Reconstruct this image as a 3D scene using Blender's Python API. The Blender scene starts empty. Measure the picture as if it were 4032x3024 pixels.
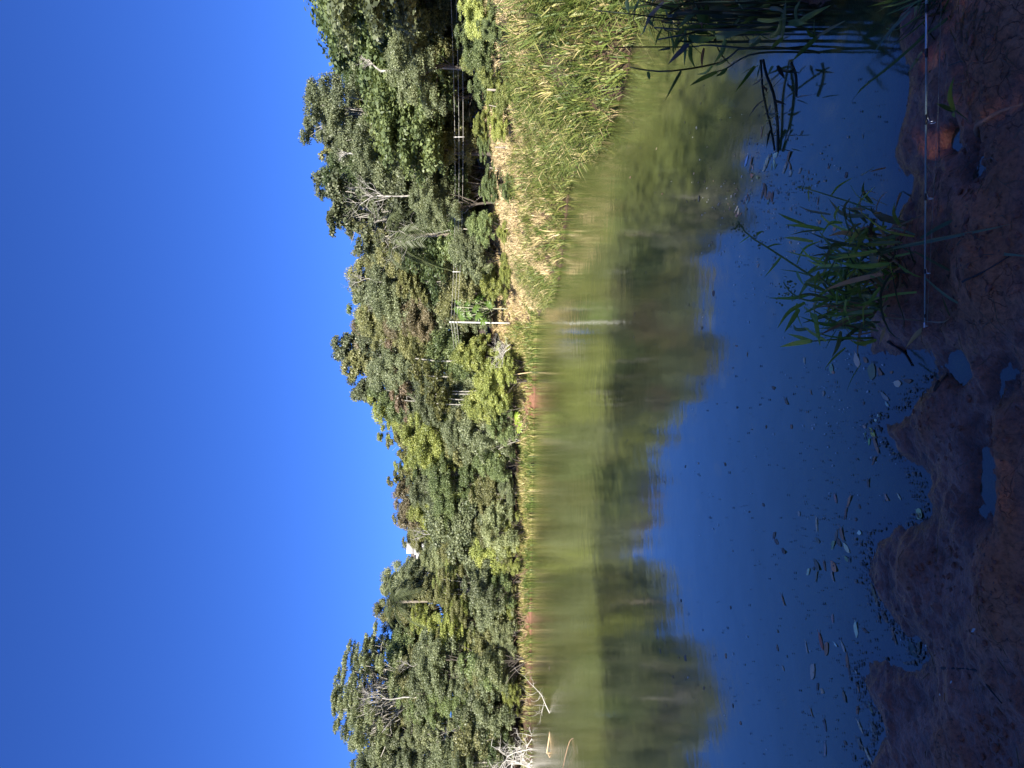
import bpy, math, random
import numpy as np
from mathutils import Vector, Matrix

S = bpy.context.scene
C = S.collection
PI = math.pi

# ------------------------------------------------------------------ camera, sky, sun, exposure
CAM_H = 1.6
LENS = 26.0
F = 4032 * LENS / 36.0            # focal length in photograph pixels
cam = bpy.data.cameras.new('camera')
cam.lens = LENS; cam.sensor_width = 36.0; cam.sensor_fit = 'HORIZONTAL'
cam.clip_start = 0.05; cam.clip_end = 2000
camo = bpy.data.objects.new('camera', cam); C.objects.link(camo)
# the photograph was taken with the phone on its side: picture-right is down, picture-up is world right
camo.matrix_world = Matrix(((0, 1, 0, 0), (0, 0, -1, 0), (-1, 0, 0, CAM_H), (0, 0, 0, 1)))
S.camera = camo

SUN_EL = math.radians(31)
SUN_AZ = math.radians(193)        # compass style from +Y towards +X: the sun stands behind the camera, a little to its left
world = bpy.data.worlds.new('World'); S.world = world; world.use_nodes = True
wn = world.node_tree.nodes; wl = world.node_tree.links
for n in list(wn): wn.remove(n)
sky = wn.new('ShaderNodeTexSky'); sky.sky_type = 'NISHITA'; sky.sun_disc = False
sky.sun_elevation = SUN_EL; sky.sun_rotation = SUN_AZ
sky.air_density = 1.0; sky.dust_density = 0.45; sky.ozone_density = 5.0; sky.altitude = 900
hs = wn.new('ShaderNodeMix'); hs.data_type = 'RGBA'; hs.blend_type = 'MULTIPLY'; hs.inputs[0].default_value = 1.0; hs.inputs[7].default_value = (0.175, 0.295, 0.61, 1)   # deep clear winter sky
bg = wn.new('ShaderNodeBackground'); bg.inputs['Strength'].default_value = 0.12
wo = wn.new('ShaderNodeOutputWorld')
wl.new(sky.outputs[0], hs.inputs[6]); wl.new(hs.outputs[2], bg.inputs['Color']); wl.new(bg.outputs[0], wo.inputs['Surface'])

sun = bpy.data.lights.new('sun', 'SUN'); sun.energy = 5.0; sun.angle = math.radians(0.5); sun.color = (1.0, 0.93, 0.82)
suno = bpy.data.objects.new('sun', sun); C.objects.link(suno)
sdir = Vector((math.sin(SUN_AZ) * math.cos(SUN_EL), math.cos(SUN_AZ) * math.cos(SUN_EL), math.sin(SUN_EL)))
suno.rotation_euler = sdir.to_track_quat('Z', 'Y').to_euler(); suno.location = (0, -20, 40)

S.view_settings.view_transform = 'Standard'; S.view_settings.look = 'None'
S.view_settings.exposure = 1.3; S.view_settings.gamma = 1.0; S.view_settings.use_curve_mapping = False
S.render.engine = 'CYCLES'
S.cycles.use_denoising = True
S.cycles.max_bounces = 6; S.cycles.diffuse_bounces = 4; S.cycles.glossy_bounces = 3; S.cycles.transmission_bounces = 3
S.cycles.transparent_max_bounces = 8

# ------------------------------------------------------------------ helpers
rng = np.random.default_rng(7)
random.seed(7)

def P(X, Y, d):                     # a photograph pixel at depth d
    return Vector(((1512 - Y) / F * d, d, CAM_H - (X - 2016) / F * d))
def G(X, Y, z=0.0):                 # a photograph pixel on the level z
    d = (CAM_H - z) * F / (X - 2016)
    return P(X, Y, d)

def mesh_np(name, verts, faces, mat=None, attrs=None, smooth=False):
    """faces: list of index arrays (n,3) and/or (n,4)"""
    me = bpy.data.meshes.new(name)
    verts = np.asarray(verts, dtype=np.float32)
    faces = [np.asarray(f, dtype=np.int32) for f in faces if len(f)]
    me.vertices.add(len(verts)); me.vertices.foreach_set('co', verts.ravel())
    loops = np.concatenate([f.ravel() for f in faces])
    tot = np.concatenate([np.full(len(f), f.shape[1], np.int32) for f in faces])
    start = np.concatenate([[0], np.cumsum(tot)[:-1]]).astype(np.int32)
    me.loops.add(len(loops)); me.loops.foreach_set('vertex_index', loops)
    me.polygons.add(len(tot)); me.polygons.foreach_set('loop_start', start)
    try: me.polygons.foreach_set('loop_total', tot)
    except Exception: pass
    if smooth: me.polygons.foreach_set('use_smooth', np.ones(len(tot), bool))
    for k, v in (attrs or {}).items():
        a = me.attributes.new(k, 'FLOAT', 'POINT'); a.data.foreach_set('value', np.asarray(v, np.float32))
    me.update(calc_edges=True)
    if mat: me.materials.append(mat)
    return me

def link(name, me, parent=None, color=None):
    o = bpy.data.objects.new(name, me); C.objects.link(o)
    if parent is not None: o.parent = parent
    if color is not None: o.color = (*color, 1)
    return o
def tag(o, label, cat, group=None):
    o['label'] = label; o['category'] = cat
    if group: o['group'] = group
    return o
def empty(name, label, cat, loc=(0, 0, 0), group=None, rotz=0, scale=1):
    o = bpy.data.objects.new(name, None); C.objects.link(o)
    o.empty_display_size = 0.2
    o.location = loc; o.rotation_euler = (0, 0, rotz); o.scale = (scale,) * 3 if not hasattr(scale, '__len__') else scale
    return tag(o, label, cat, group)
def dup(root, label, group=None, color=None):
    r = root.copy(); C.objects.link(r); r['label'] = label
    if group: r['group'] = group
    for ch in list(root.children):
        c = ch.copy(); C.objects.link(c); c.parent = r
        if color is not None and ch.name.startswith('crown'): c.color = (*color, 1)
        for g in list(ch.children):
            k = g.copy(); C.objects.link(k); k.parent = c
    return r

class MB:
    """collects tubes, strips, boxes into one mesh"""
    def __init__(s): s.v = []; s.q = []; s.t = []; s.n = 0; s.a = []
    def add(s, v, q=(), t=(), a=0.5):
        v = np.asarray(v, float)
        if len(q): s.q.append(np.asarray(q) + s.n)
        if len(t): s.t.append(np.asarray(t) + s.n)
        s.v.append(v); s.a.append(np.full(len(v), a) if np.isscalar(a) else np.asarray(a)); s.n += len(v)
    def tube(s, pts, radii, sides=5, a=0.5, cap=True):
        pts = [Vector(p) for p in pts]; k = len(pts)
        if np.isscalar(radii): radii = [radii] * k
        rows = []; ref = None
        for i, p in enumerate(pts):
            t = (pts[min(i + 1, k - 1)] - pts[max(i - 1, 0)])
            if t.length < 1e-9: t = Vector((0, 0, 1))
            t.normalize()
            if ref is None: ref = t.orthogonal()
            u = (ref - t * ref.dot(t))
            if u.length < 1e-6: u = t.orthogonal()
            u.normalize(); ref = u; w = t.cross(u)
            for j in range(sides):
                an = 2 * PI * j / sides
                rows.append(p + (u * math.cos(an) + w * math.sin(an)) * radii[i])
        q = [(i * sides + j, i * sides + (j + 1) % sides, (i + 1) * sides + (j + 1) % sides, (i + 1) * sides + j)
             for i in range(k - 1) for j in range(sides)]
        t = []
        if cap:
            t += [(0, j + 1, j) for j in range(1, sides - 1)]
            b = (k - 1) * sides; t += [(b, b + j, b + j + 1) for j in range(1, sides - 1)]
        s.add([tuple(r) for r in rows], q, t, a)
    def box(s, x0, x1, y0, y1, z0, z1, a=0.5):
        v = [(x0, y0, z0), (x1, y0, z0), (x1, y1, z0), (x0, y1, z0), (x0, y0, z1), (x1, y0, z1), (x1, y1, z1), (x0, y1, z1)]
        s.add(v, [(0, 3, 2, 1), (4, 5, 6, 7), (0, 1, 5, 4), (1, 2, 6, 5), (2, 3, 7, 6), (3, 0, 4, 7)], a=a)
    def ribbon(s, pts, width, side=None, fold=0.18, a=0.5, taper=None):
        """a grass blade: V-folded strip tapering to its tip"""
        pts = [Vector(p) for p in pts]; k = len(pts); v = []
        for i, p in enumerate(pts):
            t = (pts[min(i + 1, k - 1)] - pts[max(i - 1, 0)]).normalized()
            if side is None:
                if i == 0: face = Vector((rng.normal() * .55, 1, .25 + rng.normal() * .45))
                sd = t.cross(face)
                if sd.length < 0.2: sd = t.cross(Vector((0, 0, 1)))
            else: sd = Vector(side) - t * Vector(side).dot(t)
            sd.normalize(); nn = sd.cross(t).normalized()
            f = i / (k - 1)
            w = width * (taper(f) if taper else (0.55 + 0.45 * math.sin(min(1, f * 2.2) * PI / 2)) * (1 - f ** 2.2) + 0.02)
            v += [p - sd * w / 2 + nn * w * fold, p, p + sd * w / 2 + nn * w * fold]
        q = []
        for i in range(k - 1):
            b = i * 3; q += [(b, b + 1, b + 4, b + 3), (b + 1, b + 2, b + 5, b + 4)]
        s.add([tuple(x) for x in v], q, a=a)
    def mesh(s, name, mat, smooth=True):
        v = np.concatenate(s.v); fs = []
        if s.q: fs.append(np.concatenate(s.q))
        if s.t: fs.append(np.concatenate(s.t))
        return mesh_np(name, v, fs, mat, {'tint': np.concatenate(s.a)}, smooth)
    def obj(s, name, mat, parent=None, color=None, smooth=True): return link(name, s.mesh(name, mat, smooth), parent, color)

def spline(pts, n=7):
    """Catmull-Rom through pts, n samples in all"""
    pts = [Vector(p) for p in pts]
    if len(pts) == 2: pts = [pts[0], (pts[0] + pts[1]) / 2, pts[1]]
    P_ = [pts[0] * 2 - pts[1]] + pts + [pts[-1] * 2 - pts[-2]]
    out = []
    for i in range(n):
        f = i / (n - 1) * (len(pts) - 1); k = min(int(f), len(pts) - 2); t = f - k
        a, b, c, d = P_[k], P_[k + 1], P_[k + 2], P_[k + 3]
        out.append(0.5 * ((2 * b) + (c - a) * t + (2 * a - 5 * b + 4 * c - d) * t * t + (3 * b - a - 3 * c + d) * t ** 3))
    return out

def sstep(a, b, x):
    t = np.clip((np.asarray(x, float) - a) / (b - a), 0, 1); return t * t * (3 - 2 * t)

# value noise for the height field
_perm = rng.random((256, 256))
def vnoise(x, y):
    x = np.asarray(x, float); y = np.asarray(y, float)
    xi = np.floor(x).astype(int); yi = np.floor(y).astype(int); fx = x - xi; fy = y - yi
    fx = fx * fx * (3 - 2 * fx); fy = fy * fy * (3 - 2 * fy)
    g = lambda a, b: _perm[a & 255, b & 255]
    return (g(xi, yi) * (1 - fx) + g(xi + 1, yi) * fx) * (1 - fy) + (g(xi, yi + 1) * (1 - fx) + g(xi + 1, yi + 1) * fx) * fy - 0.5
def fbm(x, y, o=4):
    s = 0; a = 1
    for i in range(o): s = s + a * vnoise(x * 2 ** i + 17 * i, y * 2 ** i + 31 * i); a *= 0.5
    return s

# ------------------------------------------------------------------ materials
def new_mat(name):
    m = bpy.data.materials.new(name); m.use_nodes = True
    nt = m.node_tree
    for n in list(nt.nodes): nt.nodes.remove(n)
    return m, nt, nt.nodes.new('ShaderNodeOutputMaterial')
def nd(nt, t, **kw):
    n = nt.nodes.new(t)
    for k, v in kw.items(): setattr(n, k, v)
    return n
def ramp(nt, stops, interp='LINEAR'):
    r = nd(nt, 'ShaderNodeValToRGB'); e = r.color_ramp.elements; r.color_ramp.interpolation = interp
    while len(e) > 1: e.remove(e[-1])
    e[0].position = stops[0][0]; e[0].color = (*stops[0][1], 1)
    for p, c in stops[1:]:
        k = e.new(p); k.color = (*c, 1)
    return r
def noise(nt, scale, detail=4, rough=0.55, vec=None):
    n = nd(nt, 'ShaderNodeTexNoise'); n.inputs['Scale'].default_value = scale; n.inputs['Detail'].default_value = detail; n.inputs['Roughness'].default_value = rough
    if vec is not None: nt.links.new(vec, n.inputs['Vector'])
    return n
def math_n(nt, op, a, b=None, clamp=False):
    n = nd(nt, 'ShaderNodeMath', operation=op); n.use_clamp = clamp
    for i, v in enumerate((a, b)):
        if v is None: continue
        if isinstance(v, (int, float)): n.inputs[i].default_value = v
        else: nt.links.new(v, n.inputs[i])
    return n.outputs[0]
def mixc(nt, fac, a, b, mode='MIX'):
    n = nd(nt, 'ShaderNodeMix', data_type='RGBA', blend_type=mode)
    for sk, v in ((n.inputs[0], fac), (n.inputs[6], a), (n.inputs[7], b)):
        if isinstance(v, (int, float)): sk.default_value = v
        elif isinstance(v, tuple): sk.default_value = (*v, 1)
        else: nt.links.new(v, sk)
    return n.outputs[2]

def leaf_material(name, rough=0.42, trans=0.28, spec=0.5, lo=0.6, hi=1.9):
    m, nt, out = new_mat(name); L = nt.links.new
    oi = nd(nt, 'ShaderNodeObjectInfo'); at = nd(nt, 'ShaderNodeAttribute', attribute_name='tint')
    hsv = nd(nt, 'ShaderNodeHueSaturation')
    L(oi.outputs['Color'], hsv.inputs['Color'])
    mr = nd(nt, 'ShaderNodeMapRange'); L(at.outputs['Fac'], mr.inputs[0]); mr.inputs[3].default_value = lo; mr.inputs[4].default_value = hi
    L(mr.outputs[0], hsv.inputs['Value'])
    hr = nd(nt, 'ShaderNodeMapRange'); L(at.outputs['Fac'], hr.inputs[0]); hr.inputs[3].default_value = 0.515; hr.inputs[4].default_value = 0.475
    L(hr.outputs[0], hsv.inputs['Hue'])
    b = nd(nt, 'ShaderNodeBsdfPrincipled'); L(hsv.outputs[0], b.inputs['Base Color'])
    b.inputs['Roughness'].default_value = rough; b.inputs['Specular IOR Level'].default_value = spec
    t = nd(nt, 'ShaderNodeBsdfTranslucent'); tc = mixc(nt, 1.0, hsv.outputs[0], (1.25, 1.2, 0.6), 'MULTIPLY'); L(tc, t.inputs['Color'])
    mx = nd(nt, 'ShaderNodeMixShader'); mx.inputs[0].default_value = trans
    L(b.outputs[0], mx.inputs[1]); L(t.outputs[0], mx.inputs[2]); L(mx.outputs[0], out.inputs['Surface'])
    return m
def plain_material(name, col=None, rough=0.6, metal=0.0, nscale=30, var=0.35, bump=0.0, spec=0.5):
    m, nt, out = new_mat(name); L = nt.links.new
    b = nd(nt, 'ShaderNodeBsdfPrincipled'); b.inputs['Roughness'].default_value = rough; b.inputs['Metallic'].default_value = metal
    b.inputs['Specular IOR Level'].default_value = spec
    tc = nd(nt, 'ShaderNodeTexCoord'); n = noise(nt, nscale, 4, 0.6, tc.outputs['Object'])
    if col is None:
        oi = nd(nt, 'ShaderNodeObjectInfo'); base = oi.outputs['Color']
    else:
        rgb = nd(nt, 'ShaderNodeRGB'); rgb.outputs[0].default_value = (*col, 1); base = rgb.outputs[0]
    r = ramp(nt, [(0.25, (1 - var,) * 3), (0.75, (1 + var,) * 3)]); L(n.outputs['Fac'], r.inputs[0])
    L(mixc(nt, 1.0, base, r.outputs[0], 'MULTIPLY'), b.inputs['Base Color'])
    if bump:
        bp = nd(nt, 'ShaderNodeBump'); bp.inputs['Strength'].default_value = bump; bp.inputs['Distance'].default_value = 0.02
        L(n.outputs['Fac'], bp.inputs['Height']); L(bp.outputs[0], b.inputs['Normal'])
    L(b.outputs[0], out.inputs['Surface'])
    return m

M_LEAF = leaf_material('foliage', 0.45, 0.34)
M_GLOSSLEAF = leaf_material('glossy_foliage', 0.38, 0.25)
M_BARK = plain_material('bark', None, 0.8, nscale=6, var=0.5, bump=0.4)
M_BLADE = leaf_material('grass_blade', 0.42, 0.28, 0.5, 0.7, 1.3)
M_DEADLEAF = plain_material('dead_leaf', None, 0.55, nscale=60, var=0.35)
M_WOOD = plain_material('dead_wood', None, 0.75, nscale=25, var=0.4, bump=0.4)

def grass_material():
    m, nt, out = new_mat('grass_field'); L = nt.links.new
    at = nd(nt, 'ShaderNodeAttribute', attribute_name='dry'); tn = nd(nt, 'ShaderNodeAttribute', attribute_name='tint')
    r = ramp(nt, [(0.0, (0.07, 0.125, 0.027)), (0.3, (0.17, 0.225, 0.05)), (0.5, (0.34, 0.33, 0.10)), (0.72, (0.66, 0.55, 0.27)), (1.0, (0.72, 0.57, 0.33))])
    L(at.outputs['Fac'], r.inputs[0])
    mr = nd(nt, 'ShaderNodeMapRange'); L(tn.outputs['Fac'], mr.inputs[0]); mr.inputs[3].default_value = 0.6; mr.inputs[4].default_value = 1.3
    hsv = nd(nt, 'ShaderNodeHueSaturation'); L(r.outputs[0], hsv.inputs['Color']); L(mr.outputs[0], hsv.inputs['Value'])
    b = nd(nt, 'ShaderNodeBsdfPrincipled'); b.inputs['Roughness'].default_value = 0.5; L(hsv.outputs[0], b.inputs['Base Color'])
    t = nd(nt, 'ShaderNodeBsdfTranslucent'); L(hsv.outputs[0], t.inputs['Color'])
    mx = nd(nt, 'ShaderNodeMixShader'); mx.inputs[0].default_value = 0.25
    L(b.outputs[0], mx.inputs[1]); L(t.outputs[0], mx.inputs[2]); L(mx.outputs[0], out.inputs['Surface'])
    return m
M_GRASS = grass_material()

def ground_material():
    m, nt, out = new_mat('red_earth'); L = nt.links.new
    geo = nd(nt, 'ShaderNodeNewGeometry'); pos = geo.outputs['Position']
    wet = nd(nt, 'ShaderNodeAttribute', attribute_name='wet').outputs['Fac']
    near = nd(nt, 'ShaderNodeAttribute', attribute_name='near').outputs['Fac']
    n1 = noise(nt, 5, 6, 0.6, pos); n2 = noise(nt, 60, 4, 0.65, pos); n3 = noise(nt, 0.6, 3, 0.5, pos)
    dry = ramp(nt, [(0.3, (0.30, 0.105, 0.045)), (0.55, (0.44, 0.16, 0.075)), (0.75, (0.50, 0.22, 0.115))]); L(n1.outputs['Fac'], dry.inputs[0])
    wetc = ramp(nt, [(0.3, (0.16, 0.054, 0.030)), (0.5, (0.30, 0.10, 0.054)), (0.75, (0.42, 0.165, 0.095))]); L(n1.outputs['Fac'], wetc.inputs[0])
    mud = mixc(nt, wet, dry.outputs[0], wetc.outputs[0])
    sp = ramp(nt, [(0.32, (0.45, 0.45, 0.45)), (0.5, (1, 1, 1)), (0.72, (1.35, 1.3, 1.25))]); L(n2.outputs['Fac'], sp.inputs[0])
    mud = mixc(nt, 0.8, mud, sp.outputs[0], 'MULTIPLY')
    soak = nd(nt, 'ShaderNodeAttribute', attribute_name='soak').outputs['Fac']
    mud = mixc(nt, math_n(nt, 'MULTIPLY', soak, .75), mud, mixc(nt, 1.0, mud, (.42, .38, .38), 'MULTIPLY'))
    # drying cracks in the higher, drier earth
    vo = nd(nt, 'ShaderNodeTexVoronoi', feature='DISTANCE_TO_EDGE'); vo.inputs['Scale'].default_value = 16
    wv = nd(nt, 'ShaderNodeVectorMath', operation='ADD'); wn_ = noise(nt, 9, 3, 0.6, pos)
    sc = nd(nt, 'ShaderNodeVectorMath', operation='SCALE'); L(wn_.outputs['Color'], sc.inputs[0]); sc.inputs['Scale'].default_value = 0.09
    L(pos, wv.inputs[0]); L(sc.outputs[0], wv.inputs[1]); L(wv.outputs[0], vo.inputs['Vector'])
    cr = ramp(nt, [(0.0, (0, 0, 0)), (0.02, (1, 1, 1))]); L(vo.outputs['Distance'], cr.inputs[0])
    dryness = math_n(nt, 'SUBTRACT', 1.0, wet, True)
    n5 = noise(nt, 3.2, 2, 0.5, pos); msk = ramp(nt, [(0.45, (0, 0, 0)), (0.6, (1, 1, 1))]); L(n5.outputs['Fac'], msk.inputs[0])
    crk = math_n(nt, 'MULTIPLY', math_n(nt, 'MULTIPLY', math_n(nt, 'SUBTRACT', 1.0, cr.outputs[0]), dryness), msk.outputs[0])
    mud = mixc(nt, math_n(nt, 'MULTIPLY', crk, 0.45), mud, (0.03, 0.014, 0.01))
    lit0 = ramp(nt, [(0.3, (0.035, 0.026, 0.015)), (0.5, (0.075, 0.05, 0.028)), (0.7, (0.12, 0.085, 0.045))]); L(n1.outputs['Fac'], lit0.inputs[0])
    clay = nd(nt, 'ShaderNodeAttribute', attribute_name='clay').outputs['Fac']
    lit1 = ramp(nt, [(0.3, (0.17, 0.075, 0.042)), (0.7, (0.28, 0.14, 0.085))]); L(n1.outputs['Fac'], lit1.inputs[0])
    lit_ = mixc(nt, clay, lit0.outputs[0], lit1.outputs[0])
    far = mixc(nt, 0.9, lit_, sp.outputs[0], 'MULTIPLY')
    col = mixc(nt, near, far, mud)
    b = nd(nt, 'ShaderNodeBsdfPrincipled'); L(col, b.inputs['Base Color'])
    rr = nd(nt, 'ShaderNodeMapRange'); L(math_n(nt, 'MULTIPLY', wet, near), rr.inputs[0]); rr.inputs[3].default_value = 0.85; rr.inputs[4].default_value = 0.45
    L(rr.outputs[0], b.inputs['Roughness'])
    h = math_n(nt, 'ADD', math_n(nt, 'MULTIPLY', n2.outputs['Fac'], 0.5), math_n(nt, 'MULTIPLY', crk, -0.9))
    n4 = noise(nt, 22, 5, 0.6, pos)
    h = math_n(nt, 'ADD', h, n4.outputs['Fac'])
    bp = nd(nt, 'ShaderNodeBump'); bp.inputs['Strength'].default_value = 0.9; bp.inputs['Distance'].default_value = 0.02
    L(h, bp.inputs['Height']); L(bp.outputs[0], b.inputs['Normal'])
    L(b.outputs[0], out.inputs['Surface'])
    return m
M_GROUND = ground_material()

def water_material():
    m, nt, out = new_mat('pond_water'); L = nt.links.new
    geo = nd(nt, 'ShaderNodeNewGeometry'); pos = geo.outputs['Position']
    tur = nd(nt, 'ShaderNodeAttribute', attribute_name='turbid').outputs['Fac']
    rip = nd(nt, 'ShaderNodeAttribute', attribute_name='ripple').outputs['Fac']
    mp = nd(nt, 'ShaderNodeMapping'); L(pos, mp.inputs['Vector']); mp.inputs['Scale'].default_value = (1.0, 0.8, 1)
    a = noise(nt, 2.2, 2, 0.5, mp.outputs[0]); b_ = noise(nt, 9, 3, 0.5, mp.outputs[0])
    h = math_n(nt, 'ADD', math_n(nt, 'MULTIPLY', a.outputs['Fac'], 1.0), math_n(nt, 'MULTIPLY', b_.outputs['Fac'], 0.22))
    c_ = noise(nt, 26, 2, 0.5, mp.outputs[0]); pm = noise(nt, .12, 2, 0.5, pos); pr = ramp(nt, [(0.48, (0, 0, 0)), (0.62, (1, 1, 1))]); L(pm.outputs['Fac'], pr.inputs[0])
    h = math_n(nt, 'ADD', h, math_n(nt, 'MULTIPLY', math_n(nt, 'MULTIPLY', c_.outputs['Fac'], pr.outputs[0]), .18))
    h = math_n(nt, 'MULTIPLY', h, rip)
    bp = nd(nt, 'ShaderNodeBump'); bp.inputs['Strength'].default_value = 1.0; bp.inputs['Distance'].default_value = 0.012
    L(h, bp.inputs['Height'])
    d = nd(nt, 'ShaderNodeBsdfDiffuse'); 
    mk = noise(nt, 0.35, 3, 0.5, pos); r = ramp(nt, [(0.35, (0.098, 0.118, 0.034)), (0.65, (0.126, 0.145, 0.045))]); L(mk.outputs['Fac'], r.inputs[0])
    L(r.outputs[0], d.inputs['Color'])
    t = nd(nt, 'ShaderNodeBsdfTransparent'); t.inputs['Color'].default_value = (0.86, 0.84, 0.72, 1)
    m1 = nd(nt, 'ShaderNodeMixShader'); L(tur, m1.inputs[0]); L(t.outputs[0], m1.inputs[1]); L(d.outputs[0], m1.inputs[2])
    g = nd(nt, 'ShaderNodeBsdfGlossy'); g.inputs['Roughness'].default_value = 0.08; L(bp.outputs[0], g.inputs['Normal'])
    fr = nd(nt, 'ShaderNodeFresnel'); fr.inputs['IOR'].default_value = 2.0; L(bp.outputs[0], fr.inputs['Normal'])
    m2 = nd(nt, 'ShaderNodeMixShader'); L(fr.outputs[0], m2.inputs[0]); L(m1.outputs[0], m2.inputs[1]); L(g.outputs[0], m2.inputs[2])
    L(m2.outputs[0], out.inputs['Surface'])
    return m
M_WATER = water_material()

# ------------------------------------------------------------------ the pond's outline
near_px = [(3640, -60), (3545, 60), (3538, 175), (3580, 270), (3560, 430), (3515, 600), (3530, 640), (3615, 690), (3590, 780), (3520, 860), (3470, 960), (3440, 1080),
           (3425, 1200), (3420, 1300), (3440, 1365), (3560, 1385), (3660, 1405), (3740, 1440), (3730, 1475), (3678, 1490), (3618, 1560), (3590, 1620), (3500, 1650),
           (3471, 1669), (3493, 1723), (3553, 1788), (3620, 1850), (3661, 1897), (3645, 1951), (3678, 2038), (3623, 2070), (3500, 2100), (3444, 2114), (3431, 2200),
           (3425, 2260), (3482, 2374), (3564, 2482), (3623, 2531), (3656, 2585), (3620, 2630), (3560, 2625), (3509, 2610), (3420, 2590), (3401, 2640), (3410, 2690),
           (3433, 2748), (3482, 2829), (3478, 2880), (3460, 2911), (3450, 2965), (3433, 3024)]
near_line = [tuple(G(x, y)[:2]) for x, y in near_px]
pond = near_line + [(-2.2, 3.25), (-3.5, 3.4), (-7, 5), (-16, 9), (-40, 25), (-62, 45), (-62, 64), (-45, 64.5), (-33, 63), (-26, 63.4), (-18, 62), (-13, 60.5), (-9.9, 59), (-6.5, 56.5),
        (-3.5, 54), (0.5, 51.7), (3.0, 48.5), (4.0, 46.5), (4.1, 42), (3.7, 35), (3.4, 29), (3.55, 25.5), (4.4, 23), (5.6, 20.8), (5.35, 17.3), (4.5, 14), (4.25, 12.2),
        (4.25, 10.6), (4.75, 9.6), (4.5, 8.2), (3.1, 5.6), (2.35, 4.5), (2.0, 3.9), (1.8, 3.4)]
POND = np.array(pond)
def pond_sd(x, y):
    """signed distance to the pond's edge: negative in the water"""
    x = np.asarray(x, float); y = np.asarray(y, float)
    best = np.full(x.shape, 1e9); ins = np.zeros(x.shape, bool); n = len(POND)
    for i in range(n):
        ax, ay = POND[i]; bx, by = POND[(i + 1) % n]
        dx, dy = bx - ax, by - ay
        t = np.clip(((x - ax) * dx + (y - ay) * dy) / (dx * dx + dy * dy + 1e-12), 0, 1)
        best = np.minimum(best, (x - ax - t * dx) ** 2 + (y - ay - t * dy) ** 2)
        c = ((ay > y) != (by > y)) & (x < (bx - ax) * (y - ay) / (by - ay + 1e-12) + ax)
        ins ^= c
    d = np.sqrt(best); return np.where(ins, -d, d)

puddles = [(3900, 620, .13, .06, .05), (3830, 690, .08, .05, .03), (3780, 560, .06, .05, .03), (3930, 1920, .17, .14, .022), (3990, 1480, .15, .09, .02), (3790, 1450, .07, .07, .03), (3850, 300, .1, .05, .02)]
humps = [(3800, 700, .12, .10, .02), (3960, 900, .30, .16, .065), (3850, 1050, .16, .12, .03), (3970, 1190, .16, .12, .05), (3560, 1130, .15, .12, .05), (3990, 2320, .22, .12, .06), (3700, 1640, .12, .1, .03), (3560, 1680, .1, .06, .03),
         (4010, 1720, .2, .08, .05), (4020, 2050, .2, .07, .05), (3620, 2250, .16, .1, .025), (3800, 2920, .3, .1, .04), (3980, 60, .3, .2, .08), (3600, 560, .08, .06, .02)]
pud = [(*G(a, b)[:2], c, d, e) for a, b, c, d, e in puddles]
hum = [(*G(a, b)[:2], c, d, e) for a, b, c, d, e in humps]
def height(x, y, sd=None):
    x = np.asarray(x, float); y = np.asarray(y, float)
    if sd is None: sd = pond_sd(x, y)
    nearw = 1 - sstep(4.2, 8.0, np.hypot(x * 0.8, y))
    nr = 1 - sstep(3.6, 4.4, y); sd = sd + nr * (fbm(x * 7, y * 7, 3) * .055 + fbm(x * 26 + 5, y * 26, 3) * .022)
    # far banks and hills
    right = sstep(-4.0, 4.5, x) * (1 - sstep(62, 76, y)); farr = sstep(36, 47, y)
    so = np.maximum(sd, 0)
    bank = (0.65 + right * (1.25 + .7 * farr)) * (1 - np.exp(-so / (0.9 + right * (0.5 + 1.3 * farr))))
    slope = 0.13 + 0.12 * (1 - sstep(-16, 8, x))
    hill = slope * np.maximum(so - 3, 0)
    hill = 17 * (1 - np.exp(-hill / 17))
    hill = hill * sstep(8, 26, y) + 0.12 * so * (1 - sstep(8, 26, y)) * 0.4
    hf = bank + hill + fbm(x * 0.35, y * 0.35, 3) * 0.25 * sstep(0.2, 3, so)
    # near mud
    hn = 0.028 * (1 - np.exp(-so / 0.05)) + 0.012 * so + fbm(x * 4.5, y * 4.5, 4) * 0.022 * sstep(0, .12, so) + fbm(x * 10, y * 10, 3) * 0.016 * sstep(0, .05, so) + np.abs(fbm(x * 15 + 9, y * 15, 4)) * 0.022 * sstep(0, .08, so) - .004 + fbm(x * 34, y * 34, 3) * 0.010 * sstep(0, .06, so)
    for a, b, c, d, e in hum: hn = hn + e * np.exp(-((x - a) / c) ** 2 - ((y - b) / d) ** 2) * sstep(0, .1, so)
    for a, b, c, d, e in pud: hn = hn - (e + 0.035) * np.exp(-(((x + fbm(x * 9, y * 9, 2) * .06 - a) / c) ** 2 + ((y + fbm(x * 9 + 7, y * 9, 2) * .05 - b) / d) ** 2) ** 1.35) * sstep(0, .05, so)
    hn = hn + 0.5 * sstep(1.2, -4, y)
    land = hf * (1 - nearw) + hn * nearw
    bed = -np.minimum(-sd, 0) * 0 + (-(1 - np.exp(sd / 0.35)) * 0.10 - np.minimum(np.maximum(-sd, 0) * 0.12, 1.4)) 
    return np.where(sd > 0, land, bed + fbm(x * 6, y * 6, 3) * 0.012 * nearw)
def hz(x, y): return float(height(np.array([x]), np.array([y]))[0])

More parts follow.
